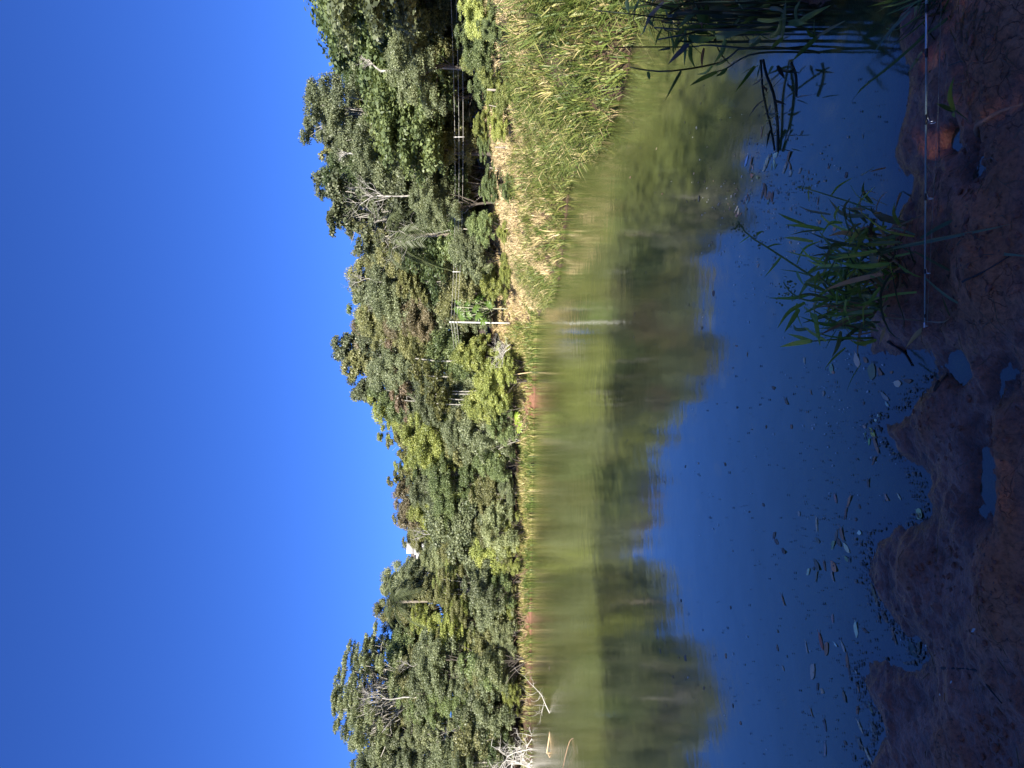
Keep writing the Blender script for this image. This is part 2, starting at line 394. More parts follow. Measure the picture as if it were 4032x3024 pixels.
def graded(lo, hi, f0, f1, fine, growth=1.12, cap=6.0):
    a = list(np.arange(f0, f1 + 1e-6, fine)); st = fine
    x = a[-1]
    lim = lambda v: .5 if -36 < v < 68 else cap
    while x < hi: st = min(st * growth, lim(x)); x += st; a.append(x)
    st = fine; x = a[0]; b = []
    while x > lo: st = min(st * growth, lim(x)); x -= st; b.append(x)
    return np.array(b[::-1] + a)
def grid_mesh(name, xs, ys, zf, mat, attr_fn):
    X, Y = np.meshgrid(xs, ys); sd = pond_sd(X, Y); Z = zf(X, Y, sd)
    nx, ny = len(xs), len(ys); idx = np.arange(nx * ny).reshape(ny, nx)
    q = np.stack([idx[:-1, :-1], idx[:-1, 1:], idx[1:, 1:], idx[1:, :-1]], -1).reshape(-1, 4)
    return mesh_np(name, np.stack([X, Y, Z], -1).reshape(-1, 3), [q], mat, {k: v.ravel() for k, v in attr_fn(X, Y, Z, sd).items()}, True)

xs = graded(-420, 420, -1.95, 1.95, 0.014, 1.09, 30); ys = graded(-60, 600, 2.2, 3.5, 0.0135, 1.09, 30)
def gattr(X, Y, Z, sd):
    nearw = 1 - sstep(4.2, 7.0, np.hypot(X * 0.8, Y)); soak = 1 - sstep(.004, .03, Z + fbm(X * 18, Y * 18, 2) * .012)
    w = 1 - sstep(0.035, 0.085, Z + fbm(X * 5, Y * 5, 3) * 0.03)
    cl = np.exp(-((X + 1.2) / 2.6) ** 2 - ((Y - 52) / 3.5) ** 2) + .8 * np.exp(-((X + 20) / 5) ** 2 - ((Y - 62) / 5) ** 2) 
    cl = np.clip(cl * (1 + fbm(X * .6, Y * .6, 3)) + .12, 0, 1)
    return {'wet': np.clip(w, 0, 1), 'near': nearw, 'clay': cl, 'soak': soak}
gnd = link('ground', grid_mesh('ground', xs, ys, height, M_GROUND, gattr)); gnd['kind'] = 'structure'
gnd['label'] = 'red brown muddy earth of the near shore and the far banks'
# floor of the world under the far hill
xw = graded(-70, 9, -1.95, 1.95, 0.03, 1.09, 1.5); yw = graded(1.9, 70, 2.2, 3.7, 0.03, 1.09, 1.0)
def wz(X, Y, sd): return np.zeros_like(X)
def wattr(X, Y, Z, sd):
    Zg = height(X, Y, sd); depth = np.maximum(-Zg, 0)
    return {'turbid': 0.08 + 0.92 * (1 - np.exp(-depth / 0.10)), 'ripple': 0.25 + 0.75 * sstep(8, 25, Y) }
wat = link('water', grid_mesh('water', xw, yw, wz, M_WATER, wattr)); wat['kind'] = 'structure'
wat['label'] = 'still murky green pond reflecting trees and blue sky'

# ------------------------------------------------------------------ trees
def unit(n):
    v = rng.normal(size=(n, 3)); return v / np.linalg.norm(v, axis=1, keepdims=True)
def leaf_cloud(blobs, n, ll, lw, droop=0.25, up=0.35, shell=3.0):
    """leaf-sized kites spread through a set of clumps; blobs rows: x y z rx rz"""
    blobs = np.asarray(blobs, float)
    w = blobs[:, 3] ** 1.6; k = rng.choice(len(blobs), n, p=w / w.sum())
    d = unit(n); d[:, 2] = np.where(d[:, 2] < -0.3, -d[:, 2] * 0.6, d[:, 2])
    r = rng.random(n) ** (1 / shell)
    c = blobs[k, :3] + d * r[:, None] * np.stack([blobs[k, 3], blobs[k, 3], blobs[k, 4]], 1)
    nrm = d * 0.6 + unit(n) * 0.75 + np.array([0, 0, up]); nrm /= np.linalg.norm(nrm, axis=1, keepdims=True)
    t = np.cross(nrm, unit(n)); t /= np.linalg.norm(t, axis=1, keepdims=True) + 1e-9
    t[:, 2] -= droop; t /= np.linalg.norm(t, axis=1, keepdims=True)
    b = np.cross(nrm, t); b /= np.linalg.norm(b, axis=1, keepdims=True) + 1e-9
    L = ll * (0.6 + 0.8 * rng.random(n))[:, None]; W = lw * (0.6 + 0.8 * rng.random(n))[:, None]
    v = np.stack([c - t * L / 2, c + b * W / 2 + nrm * W * .12, c + t * L / 2, c - b * W / 2 + nrm * W * .12], 1).reshape(-1, 3)
    q = np.arange(n * 4).reshape(n, 4)
    bt = rng.random(len(blobs))
    tint = np.clip(0.62 * rng.random(n) ** 1.3 + 0.38 * bt[k], 0, 1)
    return v, q, np.repeat(tint, 4)

def crown_lobes(cx, cz, rx, rz, nl, nsub, rs, flat=0.85, irr=0.25):
    out = []; lobes = []
    for d in unit(nl):
        if d[2] < -0.55: d[2] *= -0.5
        f = 0.62 + irr * rng.random() * 1.2
        p = np.array([d[0] * rx * f, d[1] * rx * f, cz + d[2] * rz * f]) + np.array([cx, 0, 0]); lobes.append(p)
        R = rs * (0.7 + 0.6 * rng.random())
        for e in unit(nsub):
            out.append((*(p + e * R * 0.75 * np.array([1, 1, .8])), R * (0.35 + 0.3 * rng.random()), R * flat * (0.3 + 0.3 * rng.random())))
    return np.array(out), lobes

def tree_proto(kind):
    H = 10.0; tr = MB(); lm = MB()
    if kind == 'broad': blobs, lobes = crown_lobes(0, 6.1, 2.9, 3.6, 14, 7, 1.5); n, ll, lw = 56000, .142, .082
    elif kind == 'low': H = 4.0; blobs, lobes = crown_lobes(0, 1.9, 1.9, 1.9, 13, 7, .95); n, ll, lw = 29000, .118, .068
    elif kind == 'fine': blobs, lobes = crown_lobes(0, 6.3, 2.6, 3.3, 15, 8, 1.25, .6); n, ll, lw = 56000, .122, .066
    elif kind == 'tall': blobs, lobes = crown_lobes(0, 7.0, 1.7, 2.9, 11, 6, 1.0); n, ll, lw = 24000, .165, .095
    elif kind == 'sparse': blobs, lobes = crown_lobes(0, 6.9, 2.4, 2.9, 15, 5, .85); n, ll, lw = 15000, .17, .09
    elif kind == 'umbrella':
        lobes = []; bl = []
        for i in range(85):
            an = rng.random() * 2 * PI; r = 5.0 * math.sqrt(rng.random()); z = 9.3 - 0.10 * r * r + rng.normal() * 0.3 - (2.6 * rng.random() if rng.random() < .5 else 0)
            p = np.array([r * math.cos(an), r * math.sin(an), z]); lobes.append(p)
            for e in unit(5): bl.append((*(p + e * np.array([.8, .8, .22])), .62, .16))
        blobs = np.array(bl); n, ll, lw = 70000, .15, .07
    if kind == 'airy':
        lobes = [Vector(u_ * np.array([2.2, 2.2, 2.6]) * (.5 + .5 * rng.random())) + Vector((0, 0, 5.6)) for u_ in unit(16)]
        blobs = np.array([(*(u_ * np.array([1.9, 1.9, 2.6]) * rng.random() ** .4 + np.array([0, 0, 5.4])), 1.3, 1.6) for u_ in unit(22)]); n, ll, lw = AIRY_N, .10, .055
    base = Vector((0, 0, -0.6)); lean = rng.normal() * 0.5; lean2 = rng.normal() * 0.5
    zt = {'low': 1.2}.get(kind, 6.0)
    if kind == 'low':
        for i in range(4):
            tip = Vector((rng.normal() * .7, rng.normal() * .7, 1.6)); tr.tube(spline([base * .4, tip * .5 + Vector((0, 0, .1)), tip], 5), [.06, .05, .04, .03, .02], 5)
        top = Vector((0, 0, 1.4)); trunkpts = [Vector((0, 0, 0)), top]
    else:
        trunkpts = spline([base, Vector((lean * .2, lean2 * .2, 2)), Vector((lean * .6, lean2 * .6, zt * .7)), Vector((lean * .5, lean2 * .4, zt + 1.5))], 9)
        r0 = .17 if kind != 'umbrella' else .24
        tr.tube(trunkpts, [r0 * 1.35] + [r0 * (1 - .1 * i) for i in range(8)], 7)
    for p in lobes:
        p = Vector(p); f = 0.35 + 0.5 * rng.random(); k = f * (len(trunkpts) - 1); i = int(k)
        a = trunkpts[i].lerp(trunkpts[min(i + 1, len(trunkpts) - 1)], k - i)
        mid = a.lerp(p, .5) + Vector(rng.normal(size=3) * .25 * (H / 10)) + Vector((0, 0, -.1))
        r = .06 if kind != 'low' else .025
        if kind == 'umbrella': r = .075
        pts = spline([a, mid, p], 5); lm.tube(pts, [r, r * .8, r * .62, r * .45, r * .3], 5)
        for j in range(3):
            q0 = pts[2 + (j > 0)]; e = q0 + Vector(rng.normal(size=3) * (.55 * H / 10)) + Vector((0, 0, .35 * H / 10))
            lm.tube([q0, q0.lerp(e, .5) + Vector(rng.normal(size=3) * .05), e], [r * .45, r * .3, r * .14], 4)
    v, q, t = leaf_cloud(blobs, n, ll, lw, shell=2.2 if kind != 'airy' else 3.0)
    return tr.mesh('trunk', M_BARK), lm.mesh('limbs', M_BARK), mesh_np('crown', v, [q], M_LEAF, {'tint': t}), H

AIRY_N = 18500
protos = {}
for k, c in (('airy', 3), ('broad', 4), ('low', 4), ('fine', 4), ('tall', 2), ('sparse', 3), ('umbrella', 1)):
    protos[k] = [tree_proto(k) for _ in range(c)]

COL = {'grey-green': (.085, .103, .048), 'dark green': (.045, .068, .022), 'yellow-green': (.135, .16, .030), 'olive': (.098, .104, .034), 'fresh green': (.086, .118, .038),
       'reddish brown': (.105, .080, .048), 'brownish green': (.11, .095, .048), 'bright yellow-green': (.155, .185, .045), 'pale green': (.12, .14, .06)}
BARK = {'pale': (.30, .28, .24), 'grey': (.09, .075, .06), 'brown': (.12, .085, .06)}
KINDWORD = {'broad': ('broadleaf tree', 'broadleaf_tree'), 'low': ('bushy shrub', 'shrub'), 'fine': ('fine-leaved tree', 'fine_leaved_tree'), 'tall': ('slender tree', 'slender_tree'),
            'airy': ('airy shade tree', 'shade_tree'), 'sparse': ('thin-crowned tree', 'thin_crowned_tree'), 'umbrella': ('spreading flat-topped tree', 'flat_topped_tree')}
def put_tree(kind, x, y, h, col, label, group=None, width=1.0, bark='grey', cat=None, z=None):
    tm, lmm, cm, H = protos[kind][rng.integers(len(protos[kind]))]
    s = h / (H * (0.955 if kind != 'low' else 0.95))
    zz = hz(x, y) if z is None else z
    r = empty(KINDWORD[kind][1], label, cat or ('shrub' if kind == 'low' else 'tree'), (x, y, zz - 0.05), group, rng.random() * 6.28, (s * width, s * width, s))
    c = np.array(COL[col] if isinstance(col, str) else col); c = c * .82 + c.mean() * .18
    j = 1.85 * (1 + rng.normal() * 0.13)
    link('trunk', tm, r, BARK[bark]); link('limbs', lmm, r, BARK[bark]); link('crown', cm, r, tuple(np.array(c) * j))
    return r

SKY = np.array([(-400, 1290), (0, 1265), (90, 1275), (200, 1310), (330, 1318), (400, 1325), (440, 1230), (490, 1195), (530, 1210), (600, 1240), (700, 1250), (770, 1245), (830, 1295), (860, 1355), (950, 1358), (1050, 1360),
       (1080, 1342), (1150, 1335), (1250, 1350), (1350, 1340), (1450, 1345), (1500, 1365), (1600, 1430), (1640, 1465), (1700, 1495), (1760, 1510), (1800, 1560), (1850, 1590), (1885, 1545), (1950, 1520), (2050, 1540), (2075, 1570),
       (2095, 1640), (2215, 1640), (2250, 1535), (2300, 1492), (2350, 1475), (2450, 1500), (2530, 1512), (2560, 1470), (2650, 1440), (2800, 1430), (2900, 1370), (2940, 1348), (3024, 1345), (3200, 1340), (3500, 1350)], float)
DEP = np.array([(-400, 24, 40), (0, 31, 46), (300, 34, 50), (500, 38, 53), (700, 42, 57), (900, 46.5, 62), (1100, 52, 70), (1300, 56.5, 76), (1600, 57.5, 80), (2000, 62, 84), (2400, 65, 86), (3024, 66, 86), (3500, 67, 86)], float)
FOOT = np.array([(-400, 1930), (0, 1930), (300, 1935), (700, 1945), (1100, 1945), (1300, 1950), (1500, 1990), (1640, 2050), (3500, 2070)], float)
def sk(Y): return np.interp(Y, SKY[:, 0], SKY[:, 1])
def region(Y):
    if Y < 380: return 'above the bright shrubs'
    if Y < 900: return 'behind the dry grass bank'
    if Y < 1180: return 'between palm and white pole'
    if Y < 1480: return 'behind the white pole'
    if Y < 1640: return 'around the pale trunks'
    if Y < 1880: return 'over the round-leaved plant'
    if Y < 2220: return 'below the blue water tank'
    if Y < 2520: return 'around the fan of palm fronds'
    return 'over the fallen branch'
ROWW = ['at ground level', 'low down', 'halfway up', 'high up', 'on the skyline']
rows = [0.0, 0.22, 0.45, 0.7, 1.0]
for ri, t in enumerate(rows):
    Y = -330 + rng.random() * 60
    while Y < 3330:
        d0, d1 = np.interp(Y, DEP[:, 0], DEP[:, 1]), np.interp(Y, DEP[:, 0], DEP[:, 2])
        d = d0 + (d1 - d0) * t + rng.normal() * 0.7
        if ri == 0 and 1190 < Y < 1350: d += 3.5
        x = (1512 - Y) / F * d
        fx = np.interp(Y, FOOT[:, 0], FOOT[:, 1]); st = sk(Y)
        tt = [0.40, 0.60, 0.78, 0.92, 1.0][ri]
        Xtop = fx + (st - fx) * tt + (rng.normal() * 14 if ri < 4 else abs(rng.normal()) * 12)
        ztop = CAM_H + (2016 - Xtop) / F * d
        h = max(2.2, ztop - hz(x, d))
        u = rng.random()
        col = 'grey-green'
        if Y < 1000: col = ['grey-green', 'dark green', 'olive', 'grey-green'][rng.integers(4)]
        elif Y < 1500: col = ['grey-green', 'olive', 'fresh green', 'grey-green', 'brownish green'][rng.integers(5)]
        elif Y < 2100: col = ['olive', 'yellow-green', 'fresh green', 'yellow-green', 'grey-green'][rng.integers(5)]
        elif Y < 2550: col = ['grey-green', 'olive', 'yellow-green', 'pale green'][rng.integers(4)]
        else: col = ['grey-green', 'pale green', 'fresh green', 'olive'][rng.integers(4)]
        if ri <= 1 and h < 6.5: kind = 'low'
        else: kind = ['broad', 'fine', 'broad', 'fine', 'tall', 'sparse'][rng.integers(6)]
        wd = {'low': 0.85, 'broad': 1.0, 'fine': 1.05, 'tall': 1.2, 'sparse': 1.0}[kind]
        if kind != 'low' and h > 0: wd *= np.clip(8.0 / h, 0.65, 1.35)
        kw = KINDWORD[kind][0]
        put_tree(kind, x, d, h, col, f'{col} {kw} {ROWW[ri]} {region(Y)}', 'woodland ' + region(Y), wd, ['grey', 'pale', 'pale'][rng.integers(3)])
        Y += (2.2 + rng.random() * 0.9) * (0.85 if ri == 0 else 1.0) / d * F

# understory shrubs closing the foot of the wood
for t_, hh, ymax in ((-0.03, 2.3, 3330), (0.07, 4.6, 1000), (0.14, 3.0, 3330), (0.22, 6.0, 1000), (0.3, 4.2, 3330)):
    Y = -350
    while Y < ymax:
        d0, d1 = np.interp(Y, DEP[:, 0], DEP[:, 1]), np.interp(Y, DEP[:, 0], DEP[:, 2]); d = d0 + (d1 - d0) * t_ + rng.normal() * .5; x = (1512 - Y) / F * d
        if not (1215 < Y < 1340 and t_ < .2) and pond_sd(np.array([x]), np.array([d]))[0] > .4:
            col = ['grey-green', 'dark green', 'olive', 'fresh green', 'grey-green'][rng.integers(5)] if Y < 1500 else ['olive', 'yellow-green', 'grey-green', 'pale green', 'fresh green'][rng.integers(5)]
            put_tree('low', x, d, hh * (.7 + .6 * rng.random()), col, f'{col} undergrowth bush {ROWW[0 if t_ < .2 else 1]} {region(Y)}', 'woodland ' + region(Y), 1.0 + .5 * rng.random())
        Y += (2.1 + rng.random()) / d * F

# single trees that stand out
def at_px(Y, d): return ((1512 - Y) / F * d, d)
def special(kind, Y, d, Xtop, col, label, width=1.0, bark='grey', group=None):
    x, y = at_px(Y, d); h = CAM_H + (2016 - Xtop) / F * d - hz(x, y)
    return put_tree(kind, x, y, h, col, label, group, width, bark)
special('umbrella', 2725, 80, 1318, (.10, .12, .05), 'broad flat-topped feathery tree rising above the wood over the white dead bush', .72, 'pale')
special('fine', 480, 44, 1178, 'grey-green', 'tallest tree over the dry grass bank, its loose crown rising above the skyline', .8, 'pale')
special('sparse', 800, 47, 1240, 'grey-green', 'open pale-limbed tree at the edge of the drop in the skyline', 1.0, 'pale')
special('fine', 2310, 70, 1690, 'bright yellow-green', 'bright yellow-green feathery tree glowing halfway up the bank below the palm', .95)
special('sparse', 1400, 66, 1490, 'reddish brown', 'reddish-brown half bare tree behind the white pole', 1.1, 'pale', 'reddish trees')
special('sparse', 1560, 66, 1520, 'reddish brown', 'reddish-brown half bare tree above the pale trunk cluster', 1.1, 'pale', 'reddish trees')
special('broad', 2000, 82, 1518, 'brownish green', 'brownish round-crowned tree standing alone on the skyline beside the water tank', .85, 'pale')
special('broad', 1720, 66, 1600, 'yellow-green', 'yellow-green tree over the round-leaved plant, catching the sun', 1.0)
special('broad', 1860, 64, 1680, 'fresh green', 'dense fresh green tree with dark hollow beneath, on the far bank', 1.0)
special('broad', 1960, 65, 1700, 'fresh green', 'glossy green tree leaning over the grassy far bank', .95)
for i, (Y, d, Xt, w) in enumerate([(30, 15.5, 1800, 1.0), (130, 17, 1790, 1.0), (230, 18.5, 1830, .9), (330, 21, 1840, .9), (90, 13.6, 1870, .8), (-90, 14, 1800, 1)]):
    special('low', Y, d, Xt, 'bright yellow-green' if i in (0, 2) else 'fresh green',
            ['bright leafy shrub on the bank above the sawn log', 'large bright green shrub near the end of the wires', 'yellowish shrub where the dry grass begins', 'small bright shrub below the dark hollow in the wood',
             'low bright shrub right beside the sawn log', 'bright shrub at the very edge of the photo above the log'][i], w, group='bright shrubs on the grassy bank')
for i, (Y, d, Xt) in enumerate([(1010, 44, 1790), (900, 38, 1850), (1130, 46, 1890), (1430, 51.5, 1930), (1500, 52.5, 1880), (1660, 55.5, 1920), (2080, 60.5, 1900), (2200, 62, 1960), (2330, 63.5, 1900), (2460, 64, 1930), (2600, 64, 1880), (2760, 64.5, 1870), (2900, 65, 1850), (3000, 65, 1900)]):
    special('low', Y, d, Xt, ['grey-green', 'fresh green', 'yellow-green', 'yellow-green', 'yellow-green', 'fresh green', 'pale green', 'yellow-green', 'fresh green', 'pale green', 'pale green', 'grey-green', 'dark green', 'grey-green'][i],
            'shrub ' + ['with rounded grey crown beside the wire spacer', 'below the drooping palm at the dry grass edge', 'with feathery leaves beside the big-leaved tree', 'just past the white pole with a dark hollow', 'yellowish, under the pale trunks',
             'overhanging the water by the round-leaved plant', 'pale and thin below the lone brownish tree', 'small and yellow directly under the water tank', 'overhanging the bare red bank', 'pale, above the bare red bank and brown roots', 'sprawling over the tip of the fallen branch',
             'dark-shadowed, beside the fallen branch', 'dark, behind the white dead bush', 'grey, at the photo edge behind the white dead bush'][i], 1.0)

# weeds and small bushes among the straw of the right bank
for i in range(12):
    y = 17 + 28 * rng.random() ** 1.1; x = 4.2 + rng.random() * min(.5 * y - 3.6, 5.5) if y < 44 else 3.5 + 3 * rng.random()
    q = pond_sd(np.array([x]), np.array([y]))[0]
    if q < .25: continue
    g = ['bright yellow-green', 'fresh green', 'yellow-green', 'fresh green'][rng.integers(4)]
    put_tree('low', x, y, (.30 + .45 * rng.random() + .008 * y) * (1 if y > 14 else .8), g, 'small ' + g + ' weedy bush scattered in the dry grass of the near right bank', 'weedy bushes in the dry grass', 1.1 + .6 * rng.random())

# shade trees on the near bank, behind the photographer: they throw the shade on the mud and the near water
for i, (x, y, h, w) in enumerate([(-15, -5, 11, 1.2), (-11, -4.6, 11, 1.2), (-7.6, -5.2, 12.5, 1.15), (-4.4, -4.8, 12.3, 1.1), (-2.3, -5.2, 10.8, 1.1), (.45, -5.0, 8.6, 1.28), (2.6, -5.4, 7.0, 1.15), (-9, -9.5, 14.5, 1.15), (-4.5, -9.5, 13, 1.1), (-15.5, -9.5, 13, 1.3), (-1.5, -7.8, 9.4, 0.85), (4.6, -6, 5.6, 1.2), (1.2, -9, 9.0, 1.2), (-6.4, -8, 13, 1.1)]):
    put_tree('airy', x, y, h, 'fresh green', 'tall shade tree on the near shore behind the photographer, outside the frame', 'shade trees behind the photographer', w, z=0.3)

# pale bare-limbed trees
def bare_tree(name, label, base, height_, color, levels=4, spread=.55, r0=.12, n0=5, cat='tree', lean=(0, 0), foot=0):
    r = empty(name, label, cat, base); r0 *= .62; tr = MB(); br = MB()
    up0 = Vector((0, 0, foot)); top = Vector((lean[0], lean[1], height_ * .6)) + up0; pts = spline([up0, (up0 + top) * .5 + Vector((rng.normal() * .1, rng.normal() * .1, 0)), top], 6)
    tr.tube([(0, 0, -.3), (rng.normal() * .15, rng.normal() * .15, foot * .5)] + pts, [r0 * 1.05, r0] + [r0 * (.92 - .1 * i) for i in range(6)], 6)
    def grow(p, d, L, rr, lev):
        e = p + d * L; m = p.lerp(e, .5) + Vector(rng.normal(size=3) * L * .09)
        br.tube([p, m, e], [rr, rr * .75, rr * .5], 5)
        if lev == 0: return
        for k in range(3):
            nd_ = (d + Vector(rng.normal(size=3) * spread)).normalized(); st = m if k == 0 else (m.lerp(e, .6) if k == 1 else e)
            grow(st, nd_, L * (.5 + .25 * rng.random()), rr * .5, lev - 1)
    for k in range(n0):
        a = k / n0 * 2 * PI + rng.random(); d = Vector((math.cos(a) * spread, math.sin(a) * spread, 1)).normalized()
        grow(pts[3 + k % 3], d, height_ * .3, r0 * .5, levels - 1)
    tr.obj('trunk', M_BARK, r, color); br.obj('branches', M_BARK, r, color)
    return r
WHITE = (.34, .32, .28)
def bt(Y, X0, X1, d, label, **kw):
    p = P(X0, Y, d); g = hz(p.x, d)
    special('broad' if X0 < 1700 else 'low', Y + rng.normal() * 25, d - 2.6, X0 - 15, 'grey-green', 'tree standing close before the foot of the ' + ' '.join(label.split()[:4]), 1.0, 'grey', 'trees before the bare ones')
    return bare_tree('bare_tree', label, (p.x, d, g), (X0 - X1) / F * d, WHITE, foot=p.z - g, **kw)
bt(2745, 1590, 1410, 73, 'white bare-limbed tree under the flat-topped feathery crown', r0=.13, n0=6)
bt(2105, 1730, 1620, 69, 'small white dead tree halfway up the bank below the lone brownish tree', r0=.10)
bt(2610, 1650, 1570, 70, 'small pale dead tree beside the flat-topped tree', r0=.07)
bt(610, 1400, 1330, 40, 'white branching limb catching the sun near the tallest tree', r0=.09)
bt(280, 1500, 1420, 32, 'white forked limb leaning in the wood over the bright shrubs', r0=.09, lean=(.5, 0))
bt(1190, 1600, 1440, 62, 'pale leaning dead tree with sky showing through, near the white pole', r0=.11)
bt(1110, 1480, 1370, 62, 'pale twiggy tree top below the skyline between palm and pole', r0=.07)
bt(770, 1640, 1380, 42, 'pale many-branched tree in front of the drop in the skyline', r0=.10)
bt(900, 1800, 1500, 45, 'thin pale leaning tree by the dark hollow behind the wires', r0=.07, lean=(-.6, 0))
for i, (Y, X0, X1) in enumerate([(1538, 1935, 1780), (1552, 1860, 1770), (1566, 1870, 1768), (1590, 1830, 1765), (1478, 1850, 1690), (1415, 1785, 1690)]):
    d = 56; pg_ = P(X0 + 20, Y, d); g_ = hz(pg_.x, d); r = empty('pale_trunk_tree', ['tall straight white trunk nearest the white pole side of the trunk cluster', 'second thin white trunk of the cluster over the red clay', 'third thin white trunk of the cluster over the red clay', 'outermost thin white trunk of the cluster over the red clay',
         'pale grey trunk standing apart between the trunk cluster and the pole', 'thick whitish leaning trunk behind the yellow-green shrub'][i], 'tree', (pg_.x, d, g_), 'pale trunks over the red clay')
    special('low', Y + rng.normal() * 12, d - 1.4, X0 + 15, 'yellow-green', 'yellow-green shrub covering the feet of the pale trunks over the red clay', .8, 'grey', 'shrubs before the pale trunks'); L = P(X1 - 40, Y, d).z - g_; tr = MB(); sw = rng.normal() * .15
    tr.tube(spline([(0, 0, -.5), (sw, 0, L * .35), (-sw, .1, L * .7), (sw * .5, 0, L + .3)], 9), [.07 - .005 * k for k in range(9)] if i != 5 else [.10 - .006 * k for k in range(9)], 7)
    tr.obj('trunk', M_BARK, r, (.30, .285, .25))
    bl = [(rng.normal() * .7, rng.normal() * .7, L + rng.normal() * .5, .5, .35) for _ in range(9)]
    v, q, t = leaf_cloud(bl, 900, .22, .12); link('crown', mesh_np('crown', v, [q], M_LEAF, {'tint': t}), r, COL['olive'])

# ------------------------------------------------------------------ palms and the big-leaved tree
def palm(label, base, h, nf, fl, droop):
    r = empty('palm_tree', label, 'palm', base); tr = MB(); tr.tube(spline([(0, 0, -1), (.1, 0, h * .5), (0, 0, h)], 7), [.16, .15, .14, .13, .13, .13, .15], 8); tr.obj('trunk', M_BARK, r, (.2, .17, .13))
    for i in range(nf):
        a = i / nf * 2 * PI + rng.normal() * .2; up = .9 - 1.1 * (i % 3) / 2
        d = Vector((math.cos(a), math.sin(a), 0)); m = MB(); pts = []
        for k in range(9):
            f = k / 8; pts.append(Vector((0, 0, h)) + d * fl * f * (1 - .15 * f) + Vector((0, 0, up * fl * f - droop * fl * f * f)))
        m.tube(pts, [.035 - .003 * k for k in range(9)], 4)
        for k in range(1, 34):
            f = k / 34; q = f * 8; j = int(q); p = pts[j].lerp(pts[min(j + 1, 8)], q - j); t = (pts[min(j + 1, 8)] - pts[j]).normalized()
            sd = t.cross(Vector((0, 0, 1))).normalized(); ll = fl * .3 * (1 - .6 * abs(f - .45))
            for s in (-1, 1):
                e = p + (sd * s * .8 + t * .55 + Vector((0, 0, -.35))).normalized() * ll
                m.ribbon([p, p.lerp(e, .5) + Vector((0, 0, .03)), e], .055, a=.3 + .5 * rng.random())
        m.obj('frond', M_BLADE, r, (.10, .125, .055))
    return r
p = P(1600, 930, 46); palm('drooping palm with yellowed frond in the gap behind the wires', (p.x, 46, hz(p.x, 46)), p.z - hz(p.x, 46) + .6, 11, 2.6, 1.1)
p = P(1560, 2370, 74); palm('palm with fanned fronds on the far bank beside the skyline dip', (p.x, 74, hz(p.x, 74)), p.z - hz(p.x, 74), 13, 3.3, .75)

def palmate(label, base, items, col, leafr, trunk=None):
    """big-leaved tree: every leaf a part with finger lobes"""
    r = empty('big_leaved_tree', label, 'tree', base); B = Vector(base)
    tr = MB()
    if trunk:
        tr.tube(spline(trunk, 7), [.05 - .004 * k for k in range(7)], 6)
    for c, nrm in items: tr.tube(spline([Vector(trunk[1]) if trunk else Vector((0, 0, 0)), Vector(c) * .55 + Vector((0, 0, .15)), Vector(c)], 5), .014, 4)
    tr.obj('stem', M_BARK, r, (.3, .3, .2))
    for c, nrm in items:
        c = Vector(c); n = Vector(nrm).normalized(); u = n.orthogonal().normalized(); w = n.cross(u); m = MB(); a0 = rng.random() * 6
        for k in range(9):
            a = a0 + k / 9 * 2 * PI; d = u * math.cos(a) + w * math.sin(a); L = leafr * (.8 + .3 * rng.random())
            pts = [c + d * L * f + n * (.10 * L * math.sin(f * 2.2) - L * .38 * f * f) for f in (0.03, .3, .6, .85, 1)]
            m.ribbon(pts, leafr * .42, side=n.cross(d), fold=.22, a=.3 + .5 * rng.random(), taper=lambda f: (.25 + 1.1 * f) if f < .55 else max(.03, .85 * math.sqrt(max(0, 1 - ((f - .55) / .45) ** 2)) + .02))
        m.obj('leaf', M_GLOSSLEAF, r, col)
    return r
items = []; bx, by = at_px(1215, 51); bz = hz(bx, by)
for (X, Y) in [(1800, 1195), (1835, 1215), (1800, 1240), (1850, 1190), (1870, 1225), (1905, 1205), (1885, 1180), (1840, 1255), (1880, 1255), (1910, 1240), (1815, 1262), (1925, 1215), (1900, 1272), (1865, 1205)]:
    q = P(X, Y - 12, 51 + rng.normal() * .5); items.append(((q.x - bx, q.y - by, q.z - bz), (rng.normal() * .5 + .2, -.75, .65)))
palmate('young tree with big hand-shaped bright green leaves beside the white pole', (bx, by, bz), items, (.07, .125, .026), .42, [(0, 0, -.2), (0, 0, 1.3), (.1, 0, 3.6)])
items = []; bx, by = at_px(1668, 55.2); bz = hz(bx, by)
for (X, Y) in [(2035, 1655), (2045, 1672), (2050, 1650), (2060, 1668), (2040, 1690), (2030, 1640)]:
    q = P(X, Y, 54.6 + rng.normal() * .3); items.append(((q.x - bx, q.y - by, q.z - bz), (rng.normal() * .4, -.7, .8)))
palmate('low plant with round bright leaves at the far water edge', (bx, by, bz), items, (.17, .25, .035), .42)

# ------------------------------------------------------------------ house, tank, pole, wires, posts
M_PAINT = plain_material('white_wall', (.40, .40, .385), .8, nscale=1.5, var=.3)
M_TANK = plain_material('blue_plastic', (.03, .09, .22), .4, nscale=3, var=.1)
M_ROOF = plain_material('roof_tiles', (.20, .17, .14), .8, nscale=8, var=.3)
M_GLASS = plain_material('window_glass', (.04, .05, .06), .1, nscale=2, var=.1)
M_POLE = plain_material('pale_concrete', (.62, .61, .58), .8, nscale=5, var=.15)
M_WIRE = plain_material('wire', (.62, .60, .54), .5, 0, nscale=3, var=.05)
hd = 113
hp = P(1600, 2160, hd); hg = hz(hp.x, hd)
hr = empty('white_house', 'white house with the blue water tank on top, seen over the trees', 'house', (hp.x, hd, hg))
zt = hp.z - hg
m = MB(); m.box(-3.6, 1.0, 0, 6, -1, zt - 1.2); m.box(-.8, .8, 0.0, 2.0, zt - 1.2, zt); m.obj('wall', M_PAINT, hr, smooth=False)
